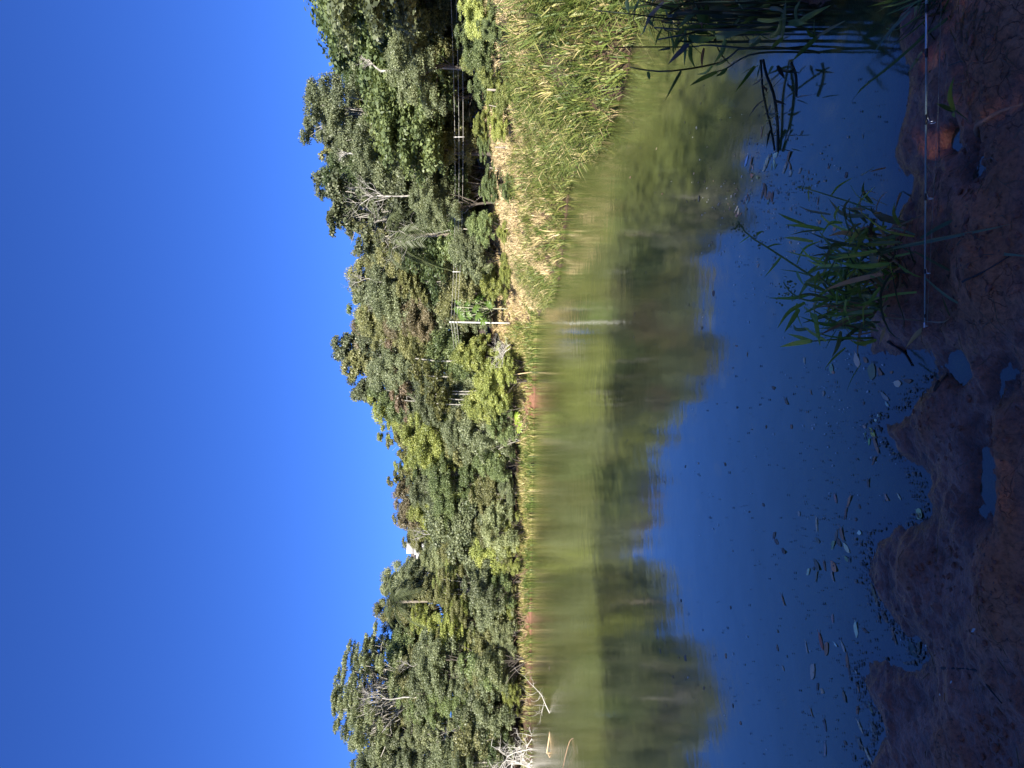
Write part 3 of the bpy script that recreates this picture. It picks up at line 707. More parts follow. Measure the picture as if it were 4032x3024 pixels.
m = MB(); m.add([(-3.9, -.4, zt - 1.25), (-1.02, -.4, zt - 1.25), (-1.02, 6.4, zt - 1.25), (-3.9, 6.4, zt - 1.25), (-3.9, 3, zt - .3), (-1.02, 3, zt - .3)], [(0, 1, 5, 4), (2, 3, 4, 5), (0, 3, 2, 1)], [(0, 4, 3), (1, 2, 5)]); m.obj('roof', M_ROOF, hr, smooth=False)
for k, wx in enumerate((-2.8, -.2)):
    m = MB(); m.box(wx - .4, wx + .4, -.05, .03, zt - 2.6, zt - 1.6); wf = m.obj('window', M_PAINT, hr, smooth=False)
    m = MB(); m.box(wx - .33, wx + .33, -.07, -.052, zt - 2.53, zt - 1.67); m.obj('pane', M_GLASS, wf, smooth=False)
tk = empty('water_tank', 'dark blue round water tank with a lid on the white house', 'water tank', (hp.x + .35, hd + 1.0, hp.z))
def lathe(prof, n=20):
    m = MB(); v = [(r * math.cos(2 * PI * j / n), r * math.sin(2 * PI * j / n), z) for r, z in prof for j in range(n)]
    m.add(v, [(i * n + j, i * n + (j + 1) % n, (i + 1) * n + (j + 1) % n, (i + 1) * n + j) for i in range(len(prof) - 1) for j in range(n)]); return m
lathe([(0.01, 0), (.36, 0), (.38, .1), (.46, .62), (.50, .64), (.50, .68)]).obj('tank_body', M_TANK, tk)
lathe([(.51, .66), (.52, .70), (.44, .80), (.2, .88), (.01, .9)]).obj('lid', M_TANK, tk)

pd = 52; pb = P(1955, 1272, pd); pt = P(1769, 1268, pd)
pole = empty('utility_pole', 'white pole standing on the bank beside the big-leaved tree', 'pole', (pb.x, pd, hz(pb.x, pd)))
B0 = Vector(pole.location); m = MB(); m.tube([(0, 0, -.5), (.02, 0, 1.5), tuple(pt - B0)], [.060, .054, .046], 10); m.obj('shaft', M_POLE, pole)
m = MB()
for k in range(3): zz = (pt - B0).z - .12 - .2 * k; m.tube([(.02, -.14, zz), (.02, .1, zz)], [.035, .035], 8)
m.obj('insulators', M_POLE, pole)
far_end = Vector((15.6, 27.5, 3.72))
def wire_pt(f, k):
    a = pt + Vector((0, -.14, -.12 - .2 * k)); b = far_end + Vector((0, 0, .2 - .2 * k))
    return a.lerp(b, f) + Vector((0, 0, -.25 * 4 * f * (1 - f)))
lo_pole = Vector((wire_pt(1, 0).x, wire_pt(1, 0).y, 0)); gz = hz(lo_pole.x, lo_pole.y)
p2 = empty('utility_pole', 'pole hidden in the foliage where the wires leave the photo', 'pole', (lo_pole.x, lo_pole.y + .1, gz))
m = MB(); m.tube([(0, 0, -.5), (0, 0, 4.1 - gz)], [.1, .075], 10); m.obj('shaft', M_POLE, p2)
for k in range(3):
    m = MB(); m.tube([wire_pt(f / 24, k) for f in range(25)], .009, 4)
    tag(m.obj('wire', M_WIRE), ['topmost of the three wires strung from the white pole', 'middle one of the three wires strung from the white pole', 'lowest of the three wires strung from the white pole'][k], 'wire', 'three wires from the white pole')
bpole = P(1790, 1700, 70)
for k in range(3):
    m = MB(); a = wire_pt(0, k); m.tube([a.lerp(bpole + Vector((0, 0, -.2 * k)), f / 8) + Vector((0, 0, -.3 * 4 * f / 8 * (1 - f / 8))) for f in range(9)], .009, 4)
    tag(m.obj('wire', M_WIRE), ['topmost', 'middle', 'lowest'][k] + ' thin wire running on from the white pole into the trees', 'wire', 'wires beyond the white pole')
for i, Yp in enumerate((540, 862, 1070)):
    best = min(range(1, 999), key=lambda f: abs((1512 - wire_pt(f / 1000, 1).x / wire_pt(f / 1000, 1).y * F) - Yp)) / 1000
    a, b = wire_pt(best, 0), wire_pt(best, 2); m = MB(); up = Vector((0, 0, .06)); m.tube([a + up, b - up], .025, 6)
    tag(m.obj('wire_spacer', M_POLE), ['white spacer stick on the wires farthest from the pole', 'white spacer stick on the wires by the dark hollow', 'white spacer stick on the wires nearest the pole'][i], 'wire spacer', 'spacer sticks on the wires')
for i, (X, Y, d, h, lean, r) in enumerate([(1985, 580, 24, .30, 0, .030), (1950, 360, 20, .22, .05, .032), (1990, 440, 20, .45, .18, .014), (1975, 665, 28, .35, .05, .022), (2110, 1462, 51, 1.6, -.25, .035)]):
    p = P(X, Y, d); z0 = hz(p.x, p.y); h2 = max(h, p.z - z0 + h); m = MB(); m.tube([(0, 0, -.2), (lean * .5, 0, h2 * .5), (lean, 0, h2)], [r * 1.1, r, r * .9], 7)
    o = m.obj('wooden_stake', M_WOOD, None, (.27, .24, .19) if i != 4 else (.55, .42, .24)); o.location = (p.x, p.y, z0)
    tag(o, ['short grey stake in the dry grass under the far wire spacer', 'stubby grey post at the edge of the bright shrubs', 'thin pale stick leaning out of the dry grass', 'low pale stake at the top of the dry grass', 'long tan stick leaning at the water edge by the red clay'][i], 'stake')
p = P(2135, 40, 12.2); m = MB(); m.tube([(-.16, 0, 0), (0, .02, .01), (.18, .03, 0)], [.085, .09, .085], 10)
lg = empty('sawn_log', 'short sawn log lying in the sunlit grass below the bright shrubs', 'log', (p.x, p.y, p.z), None, -.6)
m.obj('bark', M_WOOD, lg, (.26, .17, .10)); m = MB(); m.tube([(-.164, 0, 0), (-.161, 0, 0)], [.075, .078], 10); m.obj('cut_end', M_WOOD, lg, (.55, .38, .22))

# ------------------------------------------------------------------ dead wood in the water
def dead_branch(name, label, pts, r0, r1, color, twigs=0, tl=.5, cat='branch', up=.6, lv=2):
    r = empty(name, label, cat, pts[0]); B = Vector(pts[0]); m = MB(); sp = spline([Vector(p) - B for p in pts], 9)
    m.tube(sp, [r0 + (r1 - r0) * i / 8 for i in range(9)], 7); m.obj('stem', M_WOOD, r, color)
    if twigs:
        t = MB()
        def g(p, d, L, rr, l):
            k1 = p + d * L * .5 + Vector(rng.normal(size=3) * L * .08); e = k1 + (d + Vector(rng.normal(size=3) * .3)).normalized() * L * .5
            t.tube([p, k1, e], [rr, rr * .75, rr * .4], 5)
            if l:
                for q in (k1, e): g(q, (d + Vector(rng.normal(size=3) * .75)).normalized(), L * .6, rr * .6, l - 1)
        for i in range(twigs):
            p = sp[2 + i % 7]; d = Vector((rng.normal(), rng.normal() * .4, up + .4 * rng.random())).normalized(); g(p, d, tl * (.6 + .8 * rng.random()), r1 * .9, lv)
        t.obj('twigs', M_WOOD, r, color)
    return r
def W(X, Y, z=0): return G(X, Y, z)
TAN = (.50, .35, .20); WH = (.55, .52, .46)
dw = 4658 / (2163 - 2016)
a = P(2155, 2968, dw); b = P(2163, 2875, dw); c = P(2172, 2780, dw)
dead_branch('floating_log', 'long tan log propped out of the water with its reflection, near the white dead bush', [P(2153, 2965, dw), P(2160, 2920, dw), P(2166, 2870, dw), P(2170, 2770, dw)], .035, .022, TAN, cat='log')
dead_branch('cross_pole', 'short tan crosspiece at the raised end of the tan log', [P(2154, 2966, dw + .05), P(2176, 2963, dw + .05), P(2200, 2966, dw)], .03, .026, TAN, cat='log')
dead_branch('support_stick', 'tan stick running from the crosspiece towards the photo edge', [P(2158, 2968, dw - .1), P(2175, 3005, dw - .3)], .025, .02, TAN, cat='stick')
dead_branch('fallen_branch', 'thin pale fallen branch with forked twigs rising from the water beside the log', [P(2166, 2812, dw), P(2145, 2768, dw), P(2128, 2732, dw), P(2085, 2688, dw)], .02, .008, WH, 9, .45, up=.3)
dead_branch('sunken_branch', 'dark thin branch lying along the water beyond the log', [P(2172, 2790, dw), P(2170, 2740, dw), P(2165, 2660, dw), P(2162, 2620, dw)], .02, .01, (.07, .05, .035))
db = 60
for i, (pp, tw, tl) in enumerate([([P(2112, 3040, db), P(2040, 3000, db), P(1990, 2992, db), P(2020, 2965, db), P(2090, 2950, db - .3), P(2140, 2938, db - .6)], 22, 1.1), ([P(2120, 3030, db), P(2060, 2990, db), P(2070, 2950, db), P(2100, 2900, db - .2)], 16, .9), ([P(2108, 3050, db), P(2080, 3010, db), P(2110, 2990, db), P(2140, 2985, db - .4)], 12, .8)]):
    dead_branch('dead_bush_bough', ['white arching bough, largest of the dead bush in the water', 'white bough at the low far side of the dead bush', 'short white bough at the photo edge of the dead bush'][i], pp, .06, .03, WH, tw, tl, 'dead bush', .5, 2)
dead_branch('leaning_stick', 'brown curved stick standing out of the murky water nearer than the log', [W(2215, 3030, .05), W(2228, 2970, .12), P(2245, 2915, 20), P(2268, 2905, 18.8)], .012, .008, (.30, .19, .11), cat='stick')
for i, (Y, X) in enumerate([(2430, 2085), (2500, 2082), (1640, 2085), (2240, 2085), (2340, 2088)]):
    d = np.interp(Y, [1600, 1700, 2000, 2350, 2600], [53, 55, 60, 62.6, 63.6]); dead_branch('exposed_roots', ['brown exposed roots on the red far bank under the palm', 'tangle of dry roots by the small pale stick on the far bank', 'dark roots at the end of the red clay bank', 'dry brush on the bank below the tank', 'bare brush over the reddest stretch of far bank'][i],
        [P(X + 10, Y - 30, d), P(X - 10, Y, d), P(X + 6, Y + 35, d)], .04, .02, (.36, .24, .16), 14, .7, 'roots', .4)
for i, (Y, d) in enumerate([(1390, 50), (1375, 50.4)]):
    dead_branch('dry_brush', ['pale dry brush hanging over the dry grass past the white pole', 'smaller dry brush beside the white pole'][i], [P(2010, Y - 20, d), P(1985, Y, d), P(1975, Y + 25, d)], .025, .012, WH, 12, .7, 'brush', .2)

# ------------------------------------------------------------------ grass
def grass(name, label, x, y, hgt, wid, dry, bend=.5, lean=None, zoff=0, droop=False):
    n = len(x); z = height(x, y) + zoff - .02
    an = rng.random(n) * 2 * PI; le = bend * (0.4 + rng.random(n))
    dx, dy = np.cos(an) * le, np.sin(an) * le
    if lean is not None: dx += lean[0]; dy += lean[1]
    sx, sy = -np.sin(an + rng.normal(size=n) * .6), np.cos(an + rng.normal(size=n) * .6)
    b = np.stack([x, y, z], 1); s = np.stack([sx, sy, np.zeros(n)], 1) * (wid / 2)[:, None]
    up = np.array([0, 0, 1.0]); hh = hgt[:, None]; d = np.stack([dx, dy, np.zeros(n)], 1)
    p1 = b + up * hh * .5 + d * hh * .22; p2 = b + up * hh * .85 + d * hh * .6; p3 = b + up * hh * (0.95 - .25 * le[:, None]) + d * hh * 1.05
    v = np.stack([b - s * .7, b + s * .7, p1 + s, p1 - s, p2 + s * .7, p2 - s * .7, p3], 1).reshape(-1, 3); i = np.arange(n)[:, None] * 7
    q = np.concatenate([i + np.array([[0, 1, 2, 3]]), i + np.array([[3, 2, 4, 5]])]); t = i + np.array([[5, 4, 6]])
    me = mesh_np(name, v, [q, t], M_GRASS, {'dry': np.repeat(np.clip(dry, 0, 1), 7), 'tint': np.repeat(rng.random(n), 7)})
    o = link(name, me); o['kind'] = 'stuff'; o['label'] = label; o['category'] = 'grass'; return o
def scatter(n, x0, x1, y0, y1, f):
    x = rng.uniform(x0, x1, n); y = rng.uniform(y0, y1, n); sd = pond_sd(x, y); k = f(x, y, sd); return x[k], y[k], sd[k]
# right bank: straw tufts on the slope, green ones tumbling towards the water
def tufts(name, label, cx, cy, per, rad, h, w, dry, splay, lean=(0, 0), zoff=0):
    n = len(cx); k = np.repeat(np.arange(n), per); N = len(k)
    an = rng.random(N) * 2 * PI; rr = rad[k] * np.sqrt(rng.random(N)); x = cx[k] + np.cos(an) * rr; y = cy[k] + np.sin(an) * rr
    le = splay * (.25 + .9 * rng.random(N)); dx = np.cos(an) * le + lean[0]; dy = np.sin(an) * le + lean[1]
    z = height(x, y) - .03 + zoff; sd_ = pond_sd(x, y); z = np.maximum(z, -.12)
    ha = an + rng.normal(size=N) * .7; s_ = np.stack([-np.sin(ha), np.cos(ha), rng.normal(size=N) * .3], 1) * (w[k] * (.6 + .7 * rng.random(N)) / 2)[:, None]
    hh = (h[k] * (.55 + .6 * rng.random(N)))[:, None]; b = np.stack([x, y, z], 1); d = np.stack([dx, dy, np.zeros(N)], 1); up = np.array([0, 0, 1.]); L = np.hypot(dx, dy)[:, None]
    p1 = b + up * hh * .5 + d * hh * .2; p2 = b + up * hh * (.85 - .12 * L) + d * hh * .55; p3 = b + up * hh * (1.0 - .45 * L) + d * hh * .98
    v = np.stack([b - s_ * .7, b + s_ * .7, p1 + s_, p1 - s_, p2 + s_ * .75, p2 - s_ * .75, p3], 1).reshape(-1, 3); i_ = np.arange(N)[:, None] * 7
    q = np.concatenate([i_ + np.array([[0, 1, 2, 3]]), i_ + np.array([[3, 2, 4, 5]])]); t = i_ + np.array([[5, 4, 6]])
    dd = np.clip(dry[k] + rng.normal(size=N) * .10 + (rng.random(N) < .05) * .4, 0, 1)
    o = link(name, mesh_np(name, v, [q, t], M_GRASS, {'dry': np.repeat(dd, 7), 'tint': np.repeat(np.clip(.5 * rng.random(N) + .5 * rng.random(n)[k], 0, 1), 7)})); o['kind'] = 'stuff'; o['label'] = label; o['category'] = 'grass'
x, y, sd = scatter(38000, -3, 20, 6.5, 58, lambda x, y, sd: (sd > .1) & (sd < 11) & (np.abs(x / np.maximum(y, 1)) < .60) & (rng.random(len(x)) < np.clip(1.3 - y / 70, .4, 1)) & ((x > 3) | (rng.random(len(x)) < .6)))
pat = fbm(x * .5 + 3, y * .5, 3); pat2 = fbm(x * 1.1, y * 1.1 + 40, 3); n = len(x)
dry = np.clip(.16 + sstep(.25, 1.25, sd + pat * 1.6 - np.clip((12.5 - y) * .22, -.35, .9)) * .74 - .32 * sstep(.15, .38, pat2) + rng.normal(size=n) * .13, 0, 1)
tufts('bank_grass', 'sunlit dry straw and green grass covering the near right bank', x, y, 13, .05 + .10 * rng.random(n), (.13 + .26 * rng.random(n) ** 1.5) * (1 + .5 * pat) * np.where(sd > 2.5, .8, 1), .006 + y * .00058, dry, 1.05)
x, y, sd = scatter(9500, 2.6, 9, 6.5, 34, lambda x, y, sd: (sd > -.14) & (sd < 2.2) & (rng.random(len(x)) < np.clip(1.05 - sd * .45 - (y - 9) / 55 + fbm(x * .8, y * .8, 2) * 1.2, 0, 1)))
n = len(x)
tufts('water_edge_grass', 'broad green grass blades tumbling down the bank to the water', x, y, 14, .03 + .07 * rng.random(n), .26 + .36 * rng.random(n), .011 + .013 * rng.random(n), np.clip(.20 + .20 * rng.random(n) + (rng.random(n) < .06) * .4, 0, 1), 1.0, (-.18, -.08))
x, y, sd = scatter(60000, -50, 4, 44, 68, lambda x, y, sd: (sd > -.40) & (sd < 2.8) & (rng.random(len(x)) < np.clip(1.1 - sd * .22, 0, 1)))
clay = np.exp(-((x + 1.2) / 2.0) ** 2); red = np.exp(-((x + 20.5) / 3.0) ** 2); pat = fbm(x * .5, y * .5, 3)
k = rng.random(len(x)) < np.clip(.75 + pat, .15, 1) * (1 - .92 * clay * (sd < 1.1)) * (1 - .8 * red * (sd < 1.0)) * np.where(x < -23.5, .10, 1); x, y, sd, pat = x[k], y[k], sd[k], pat[k]; n = len(x)
tufts('far_bank_grass', 'pale yellow-green grass along the far water edge', x, y, 9, .06 + .12 * rng.random(n), .32 + .5 * rng.random(n), .024 + .022 * rng.random(n), np.clip(.46 + pat * .35 + rng.normal(size=n) * .10 - .14 * (sd < .3), 0, 1), .7)

# ------------------------------------------------------------------ near plants: every blade its own mesh
def blade(parent, pts, width, col, n=7, a=.5, name='blade', side=None, taper=None):
    m = MB(); m.ribbon(spline(pts, n), width, side, .2, a, taper); o = m.obj(name, M_BLADE, parent, col)
    return o
def jit(c, s=.15): return tuple(np.clip(np.array(c) * (1 + rng.normal() * s), .005, 1))
GREEN = (.23, .37, .085); BLUE = (.19, .28, .16); YG = (.36, .45, .10); TANB = (.46, .31, .17); DRYB = (.30, .20, .12)
def leaf_taper(f): return max(.03, math.sin(PI * min(1, f ** .7 * .97 + .03)) ** .8)

c7 = lambda q: (2850 + q[0] / 1.871, 700 + q[1] / 1.871)
base = G(3545, 1070, .03)
clump = empty('grass_clump', 'green broad-bladed grass clump growing from the mud with seed stalks over the water', 'grass clump', tuple(base))
def c7blade(pl, w, col, d0, d1, name='blade', taper=None):
    k = len(pl); pts = []
    for i, q in enumerate(pl):
        X, Y = c7(q); pts.append(P(X, Y, d0 + (d1 - d0) * i / (k - 1)) - base)
    return blade(clump, pts, w * 1.18, jit(col), 8, rng.random(), name, None, taper)
DB = 2.95
bl = [([(1130, 470), (900, 390), (780, 330), (722, 280), (715, 240)], .011, GREEN, 2.95, 3.1), ([(1150, 455), (950, 400), (862, 340), (835, 270), (850, 205)], .010, GREEN, 2.95, 3.2),
      ([(1060, 405), (920, 310), (875, 240), (900, 200)], .012, BLUE, 2.95, 3.1), ([(1350, 345), (1150, 280), (1080, 220)], .026, (.14, .13, .07), 2.9, 2.95), ([(1040, 235), (960, 230), (888, 226)], .012, TANB, 3.0, 3.05),
      ([(1040, 300), (1005, 220), (1015, 130), (1060, 95), (1140, 120)], .007, DRYB, 3.0, 3.1), ([(1130, 350), (1125, 230), (1160, 140), (1210, 100)], .006, TANB, 3.0, 3.1),
      ([(1060, 370), (1010, 460), (970, 560)], .018, GREEN, 2.85, 2.8), ([(1260, 480), (1000, 497), (840, 490), (720, 495)], .016, YG, 2.85, 2.9), ([(1300, 420), (1130, 470), (1000, 500)], .016, BLUE, 2.9, 2.85),
      ([(1130, 550), (1450, 465), (1800, 400), (2170, 330)], .019, BLUE, 2.9, 2.1), ([(1180, 530), (1460, 480), (1780, 415), (2060, 360)], .013, BLUE, 2.9, 2.2), ([(1450, 445), (1700, 310), (2100, 235)], .013, BLUE, 2.8, 2.3), ([(1500, 535), (1900, 550), (2260, 580)], .017, BLUE, 2.8, 2.1),
      ([(1410, 540), (1640, 660), (1800, 740), (1965, 812)], .021, (.08, .13, .07), 2.75, 2.4), ([(1480, 730), (1650, 870), (1830, 980)], .017, BLUE, 2.75, 2.45), ([(1290, 640), (1390, 715), (1465, 735)], .013, GREEN, 2.85, 2.75),
      ([(1250, 690), (1165, 830), (1170, 1000), (1230, 1140), (1300, 1190)], .014, (.08, .11, .07), 2.85, 2.75), ([(1250, 725), (1285, 900), (1330, 1040), (1322, 1145)], .017, (.12, .13, .08), 2.85, 2.7), ([(1420, 845), (1260, 862), (1100, 900), (950, 960)], .012, GREEN, 2.8, 2.85),
      ([(1495, 1105), (1420, 1160), (1338, 1255)], .021, TANB, 2.8, 2.85), ([(1150, 1025), (1450, 1050), (1610, 1065), (1672, 1025)], .007, (.25, .2, .13), 2.9, 2.55), ([(1672, 1020), (1640, 940), (1608, 870)], .018, (.16, .15, .09), 2.55, 2.6),
      ([(1100, 930), (1060, 1000), (1050, 1060), (1060, 1120)], .010, BLUE, 3.0, 3.05), ([(945, 885), (760, 880), (640, 915)], .018, GREEN, 3.0, 3.0), ([(640, 860), (500, 887), (325, 885)], .014, GREEN, 3.0, 3.0), ([(600, 920), (480, 990), (393, 1112)], .016, GREEN, 2.95, 2.9),
      ([(560, 970), (510, 1045), (445, 1142)], .021, GREEN, 2.95, 2.85), ([(675, 1000), (690, 1120), (710, 1240)], .017, GREEN, 2.95, 2.85), ([(590, 960), (660, 1020), (690, 1070)], .024, GREEN, 2.95, 2.85), ([(650, 1205), (530, 1222), (412, 1246)], .021, YG, 3.0, 3.0), ([(655, 1205), (560, 1172), (468, 1148)], .018, GREEN, 3.0, 3.05),
      ([(865, 1130), (845, 1230), (796, 1325)], .018, (.15, .18, .08), 3.0, 2.95), ([(820, 865), (775, 760), (758, 680)], .019, GREEN, 2.9, 2.85), ([(1015, 885), (1000, 770), (1030, 670)], .023, GREEN, 2.85, 2.85), ([(780, 690), (640, 750), (590, 810), (545, 890)], .018, GREEN, 2.9, 2.9), ([(910, 695), (760, 720), (665, 835)], .015, GREEN, 2.9, 2.9),
      ([(935, 665), (965, 540), (1055, 375)], .018, GREEN, 2.85, 2.85), ([(750, 640), (785, 560), (852, 490)], .016, GREEN, 2.9, 2.95), ([(640, 720), (540, 690), (408, 675)], .009, GREEN, 3.0, 3.05), ([(540, 690), (565, 740), (592, 795)], .018, GREEN, 3.0, 2.95), ([(620, 700), (680, 655), (720, 615)], .012, GREEN, 3.0, 3.0), ([(1085, 555), (1110, 620), (1168, 712)], .024, (.15, .17, .08), 2.8, 2.75),
      ([(830, 855), (880, 800), (940, 770)], .012, DRYB, 2.95, 2.9), ([(915, 870), (970, 800), (960, 700)], .018, (.13, .15, .08), 2.9, 2.9), ([(740, 580), (900, 560), (1050, 580)], .010, BLUE, 2.9, 2.9), ([(900, 590), (980, 560), (1130, 540)], .010, GREEN, 2.85, 2.85), ([(870, 650), (860, 600), (900, 540)], .012, BLUE, 2.9, 2.9),
      ([(1100, 1130), (1000, 1150), (890, 1155)], .012, TANB, 3.05, 3.1), ([(1060, 1215), (960, 1180), (890, 1150)], .010, TANB, 3.05, 3.1), ([(1050, 1240), (970, 1215), (900, 1170)], .008, TANB, 3.05, 3.1)]
for pl, w, col, d0, d1 in bl: c7blade(pl, w, col, d0, d1, taper=None)
for i in range(95):                 # filling blades, low and tangled
    r = rng.random(); bx0, by0 = (1300 + rng.normal() * 110, 560 + rng.normal() * 120) if r < .62 else (1080 + rng.normal() * 60, 950 + rng.normal() * 100)
    L = 180 + 330 * rng.random(); a = rng.normal() * .5
    ex, ey = bx0 - L * math.cos(a), by0 - L * math.sin(a) * .75; mx, my = (bx0 + ex) / 2 - 40 * rng.random(), (by0 + ey) / 2 + rng.normal() * 25
    d = DB + rng.normal() * .1
    col = [GREEN, GREEN, BLUE, (.10, .13, .06), YG, TANB, DRYB][rng.integers(7)]
    c7blade([(bx0, by0), (mx, my), (ex, ey + rng.normal() * 40)], .007 + .012 * rng.random(), col, d, d + rng.normal() * .15)
for i in range(190):                 # broad leaves reaching over the water
    bx0, by0 = 1000 + rng.normal() * 170, 680 + rng.normal() * 230; L = 120 + 180 * rng.random(); a = rng.normal() * .9
    d = DB + rng.normal() * .12; ex, ey = bx0 - L * math.cos(a), by0 + L * math.sin(a)
    c7blade([(bx0, by0), ((bx0 + ex) / 2 - 30 * rng.random(), (by0 + ey) / 2 + rng.normal() * 20), (ex + 20 * rng.random(), ey)], .007 + .008 * rng.random(), [GREEN, GREEN, YG, (.10, .15, .05), BLUE, (.14, .16, .08)][rng.integers(6)], d, d + rng.normal() * .12)
for i in range(75):                 # dry brown thatch at the foot
    bx0, by0 = 1250 + rng.normal() * 150, 620 + rng.normal() * 200; a = rng.random() * 6.28; L = 60 + 120 * rng.random()
    c7blade([(bx0, by0), (bx0 + L * .5 * math.cos(a), by0 + L * .5 * math.sin(a)), (bx0 + L * math.cos(a), by0 + L * math.sin(a) + 8)], .006 + .006 * rng.random(), [TANB, DRYB, (.12, .08, .05)][rng.integers(3)], 2.9, 2.88)
def stalk(parent, origin, conv, pl, d0, d1, r, seeds, col=(.16, .24, .06)):
    k = len(pl); pts = [P(*conv(q), d0 + (d1 - d0) * i / (k - 1)) - origin for i, q in enumerate(pl)]; sp = spline(pts, 12)
    m = MB(); m.tube(sp, [r - r * .55 * i / 11 for i in range(12)], 6); st = m.obj('stalk', M_BLADE, parent, col)
    for (q, rad, n) in seeds:
        m = MB(); c = P(*conv(q), d1) - origin
        for j in range(n):
            e = c + Vector(rng.normal(size=3)) * rad; s = .0045 + .003 * rng.random(); u = unit(6) * s
            m.add(np.array(e) + u, t=[(0, 1, 2), (1, 2, 3), (2, 3, 4), (3, 4, 5), (0, 4, 5), (0, 2, 5)], a=rng.random())
        m.obj('seed_head', M_BLADE, st, (.24, .30, .10))
stalk(clump, base, c7, [(1080, 655), (900, 668), (760, 775), (640, 720), (540, 655), (320, 512), (190, 430), (110, 335)], 2.9, 3.05, .006, [((110, 345), .012, 16), ((130, 375), .012, 14), ((215, 430), .01, 8), ((280, 485), .009, 7), ((240, 440), .008, 5)])
stalk(clump, base, c7, [(1250, 310), (1060, 230), (950, 185), (790, 135), (640, 88), (550, 66)], 2.95, 3.15, .004, [((560, 68), .009, 8), ((610, 80), .009, 9), ((635, 92), .009, 9)])
stalk(clump, base, c7, [(1150, 930), (800, 900), (620, 905), (500, 850), (440, 770)], 2.95, 3.0, .005, [((450, 770), .01, 6), ((430, 820), .012, 8), ((480, 850), .012, 9), ((530, 880), .012, 8), ((400, 925), .01, 5), ((500, 780), .01, 6)])
stalk(clump, base, c7, [(1100, 1180), (880, 1188), (640, 1205)], 3.0, 3.0, .0055, [])
stalk(clump, base, c7, [(1290, 660), (1030, 657), (730, 668)], 2.9, 2.9, .006, [])
for pl, w in [([(320, 512), (380, 492), (432, 490)], .008), ([(425, 580), (370, 650), (298, 735)], .010), ([(540, 640), (600, 520), (722, 462)], .014), ([(190, 425), (150, 455), (112, 485)], .007), ([(240, 425), (270, 400), (300, 392)], .008), ([(790, 135), (850, 60), (955, -4)], .010), ([(625, 92), (628, 140), (630, 182)], .009), ([(960, 190), (965, 250), (995, 312)], .010)]:
    c7blade(pl, w, GREEN, 3.02, 3.05)

# reeds at the frame edge, rooted at the near bank
c6 = lambda q: (3032 + q[0] / 2.074, q[1] / 2.074)
c2 = lambda q: (2400 + q[0] / 3.687, q[1] / 3.687)
rb = G(3230, 60, .02)
reed = empty('reed_clump', 'tall dark reeds with long leaves standing in the shade at the water edge', 'reeds', tuple(rb))
def rblade(conv, pl, w, col, d0, d1, parent=None, org=None):
    k = len(pl); org = rb if org is None else org
    return blade(parent or reed, [P(*conv(q), d0 + (d1 - d0) * i / (k - 1)) - org for i, q in enumerate(pl)], w * 1.2, jit(col), 8, rng.random(), 'leaf')
RD = 3.95
DG = (.09, .165, .045); TL = (.13, .22, .13)
for pl, r in [([(3100, 650), (2300, 715), (1430, 655), (1200, 680), (400, 682), (60, 690)], .006), ([(3150, 800), (2800, 720), (1950, 690), (1680, 880), (1300, 975), (840, 1035), (560, 1022), (300, 975)], .007), ([(3050, 760), (2130, 775), (1700, 990), (1560, 1040)], .006),
              ([(3200, 420), (2200, 430), (1200, 430), (650, 400)], .008), ([(3200, 300), (1400, 300), (800, 265), (330, 205), (-200, 150)], .006), ([(3100, 590), (1500, 610), (960, 595)], .009), ([(2600, 330), (1500, 420), (1100, 500), (690, 575)], .008), ([(3000, 250), (1900, 200), (1000, 130), (450, 10)], .007),
              ([(3100, 150), (1800, 120), (900, 130), (560, 60)], .006), ([(3000, 60), (2000, 40), (1000, 60), (700, 80)], .006), ([(3200, 500), (2200, 500), (1300, 520), (800, 420)], .006), ([(3150, 350), (2000, 360), (800, 330)], .007), ([(3100, -60), (2000, -80), (900, -40)], .007), ([(2200, 200), (1200, 180), (850, 230), (1150, 0)], .012)]:
    k = len(pl); m = MB(); sp = spline([P(*c2(q), RD + .1 * rng.normal()) - rb for q in pl], 14); m.tube(sp, [r * (1 - .04 * i) for i in range(14)], 6); m.obj('stem', M_BLADE, reed, jit((.035, .055, .025)))
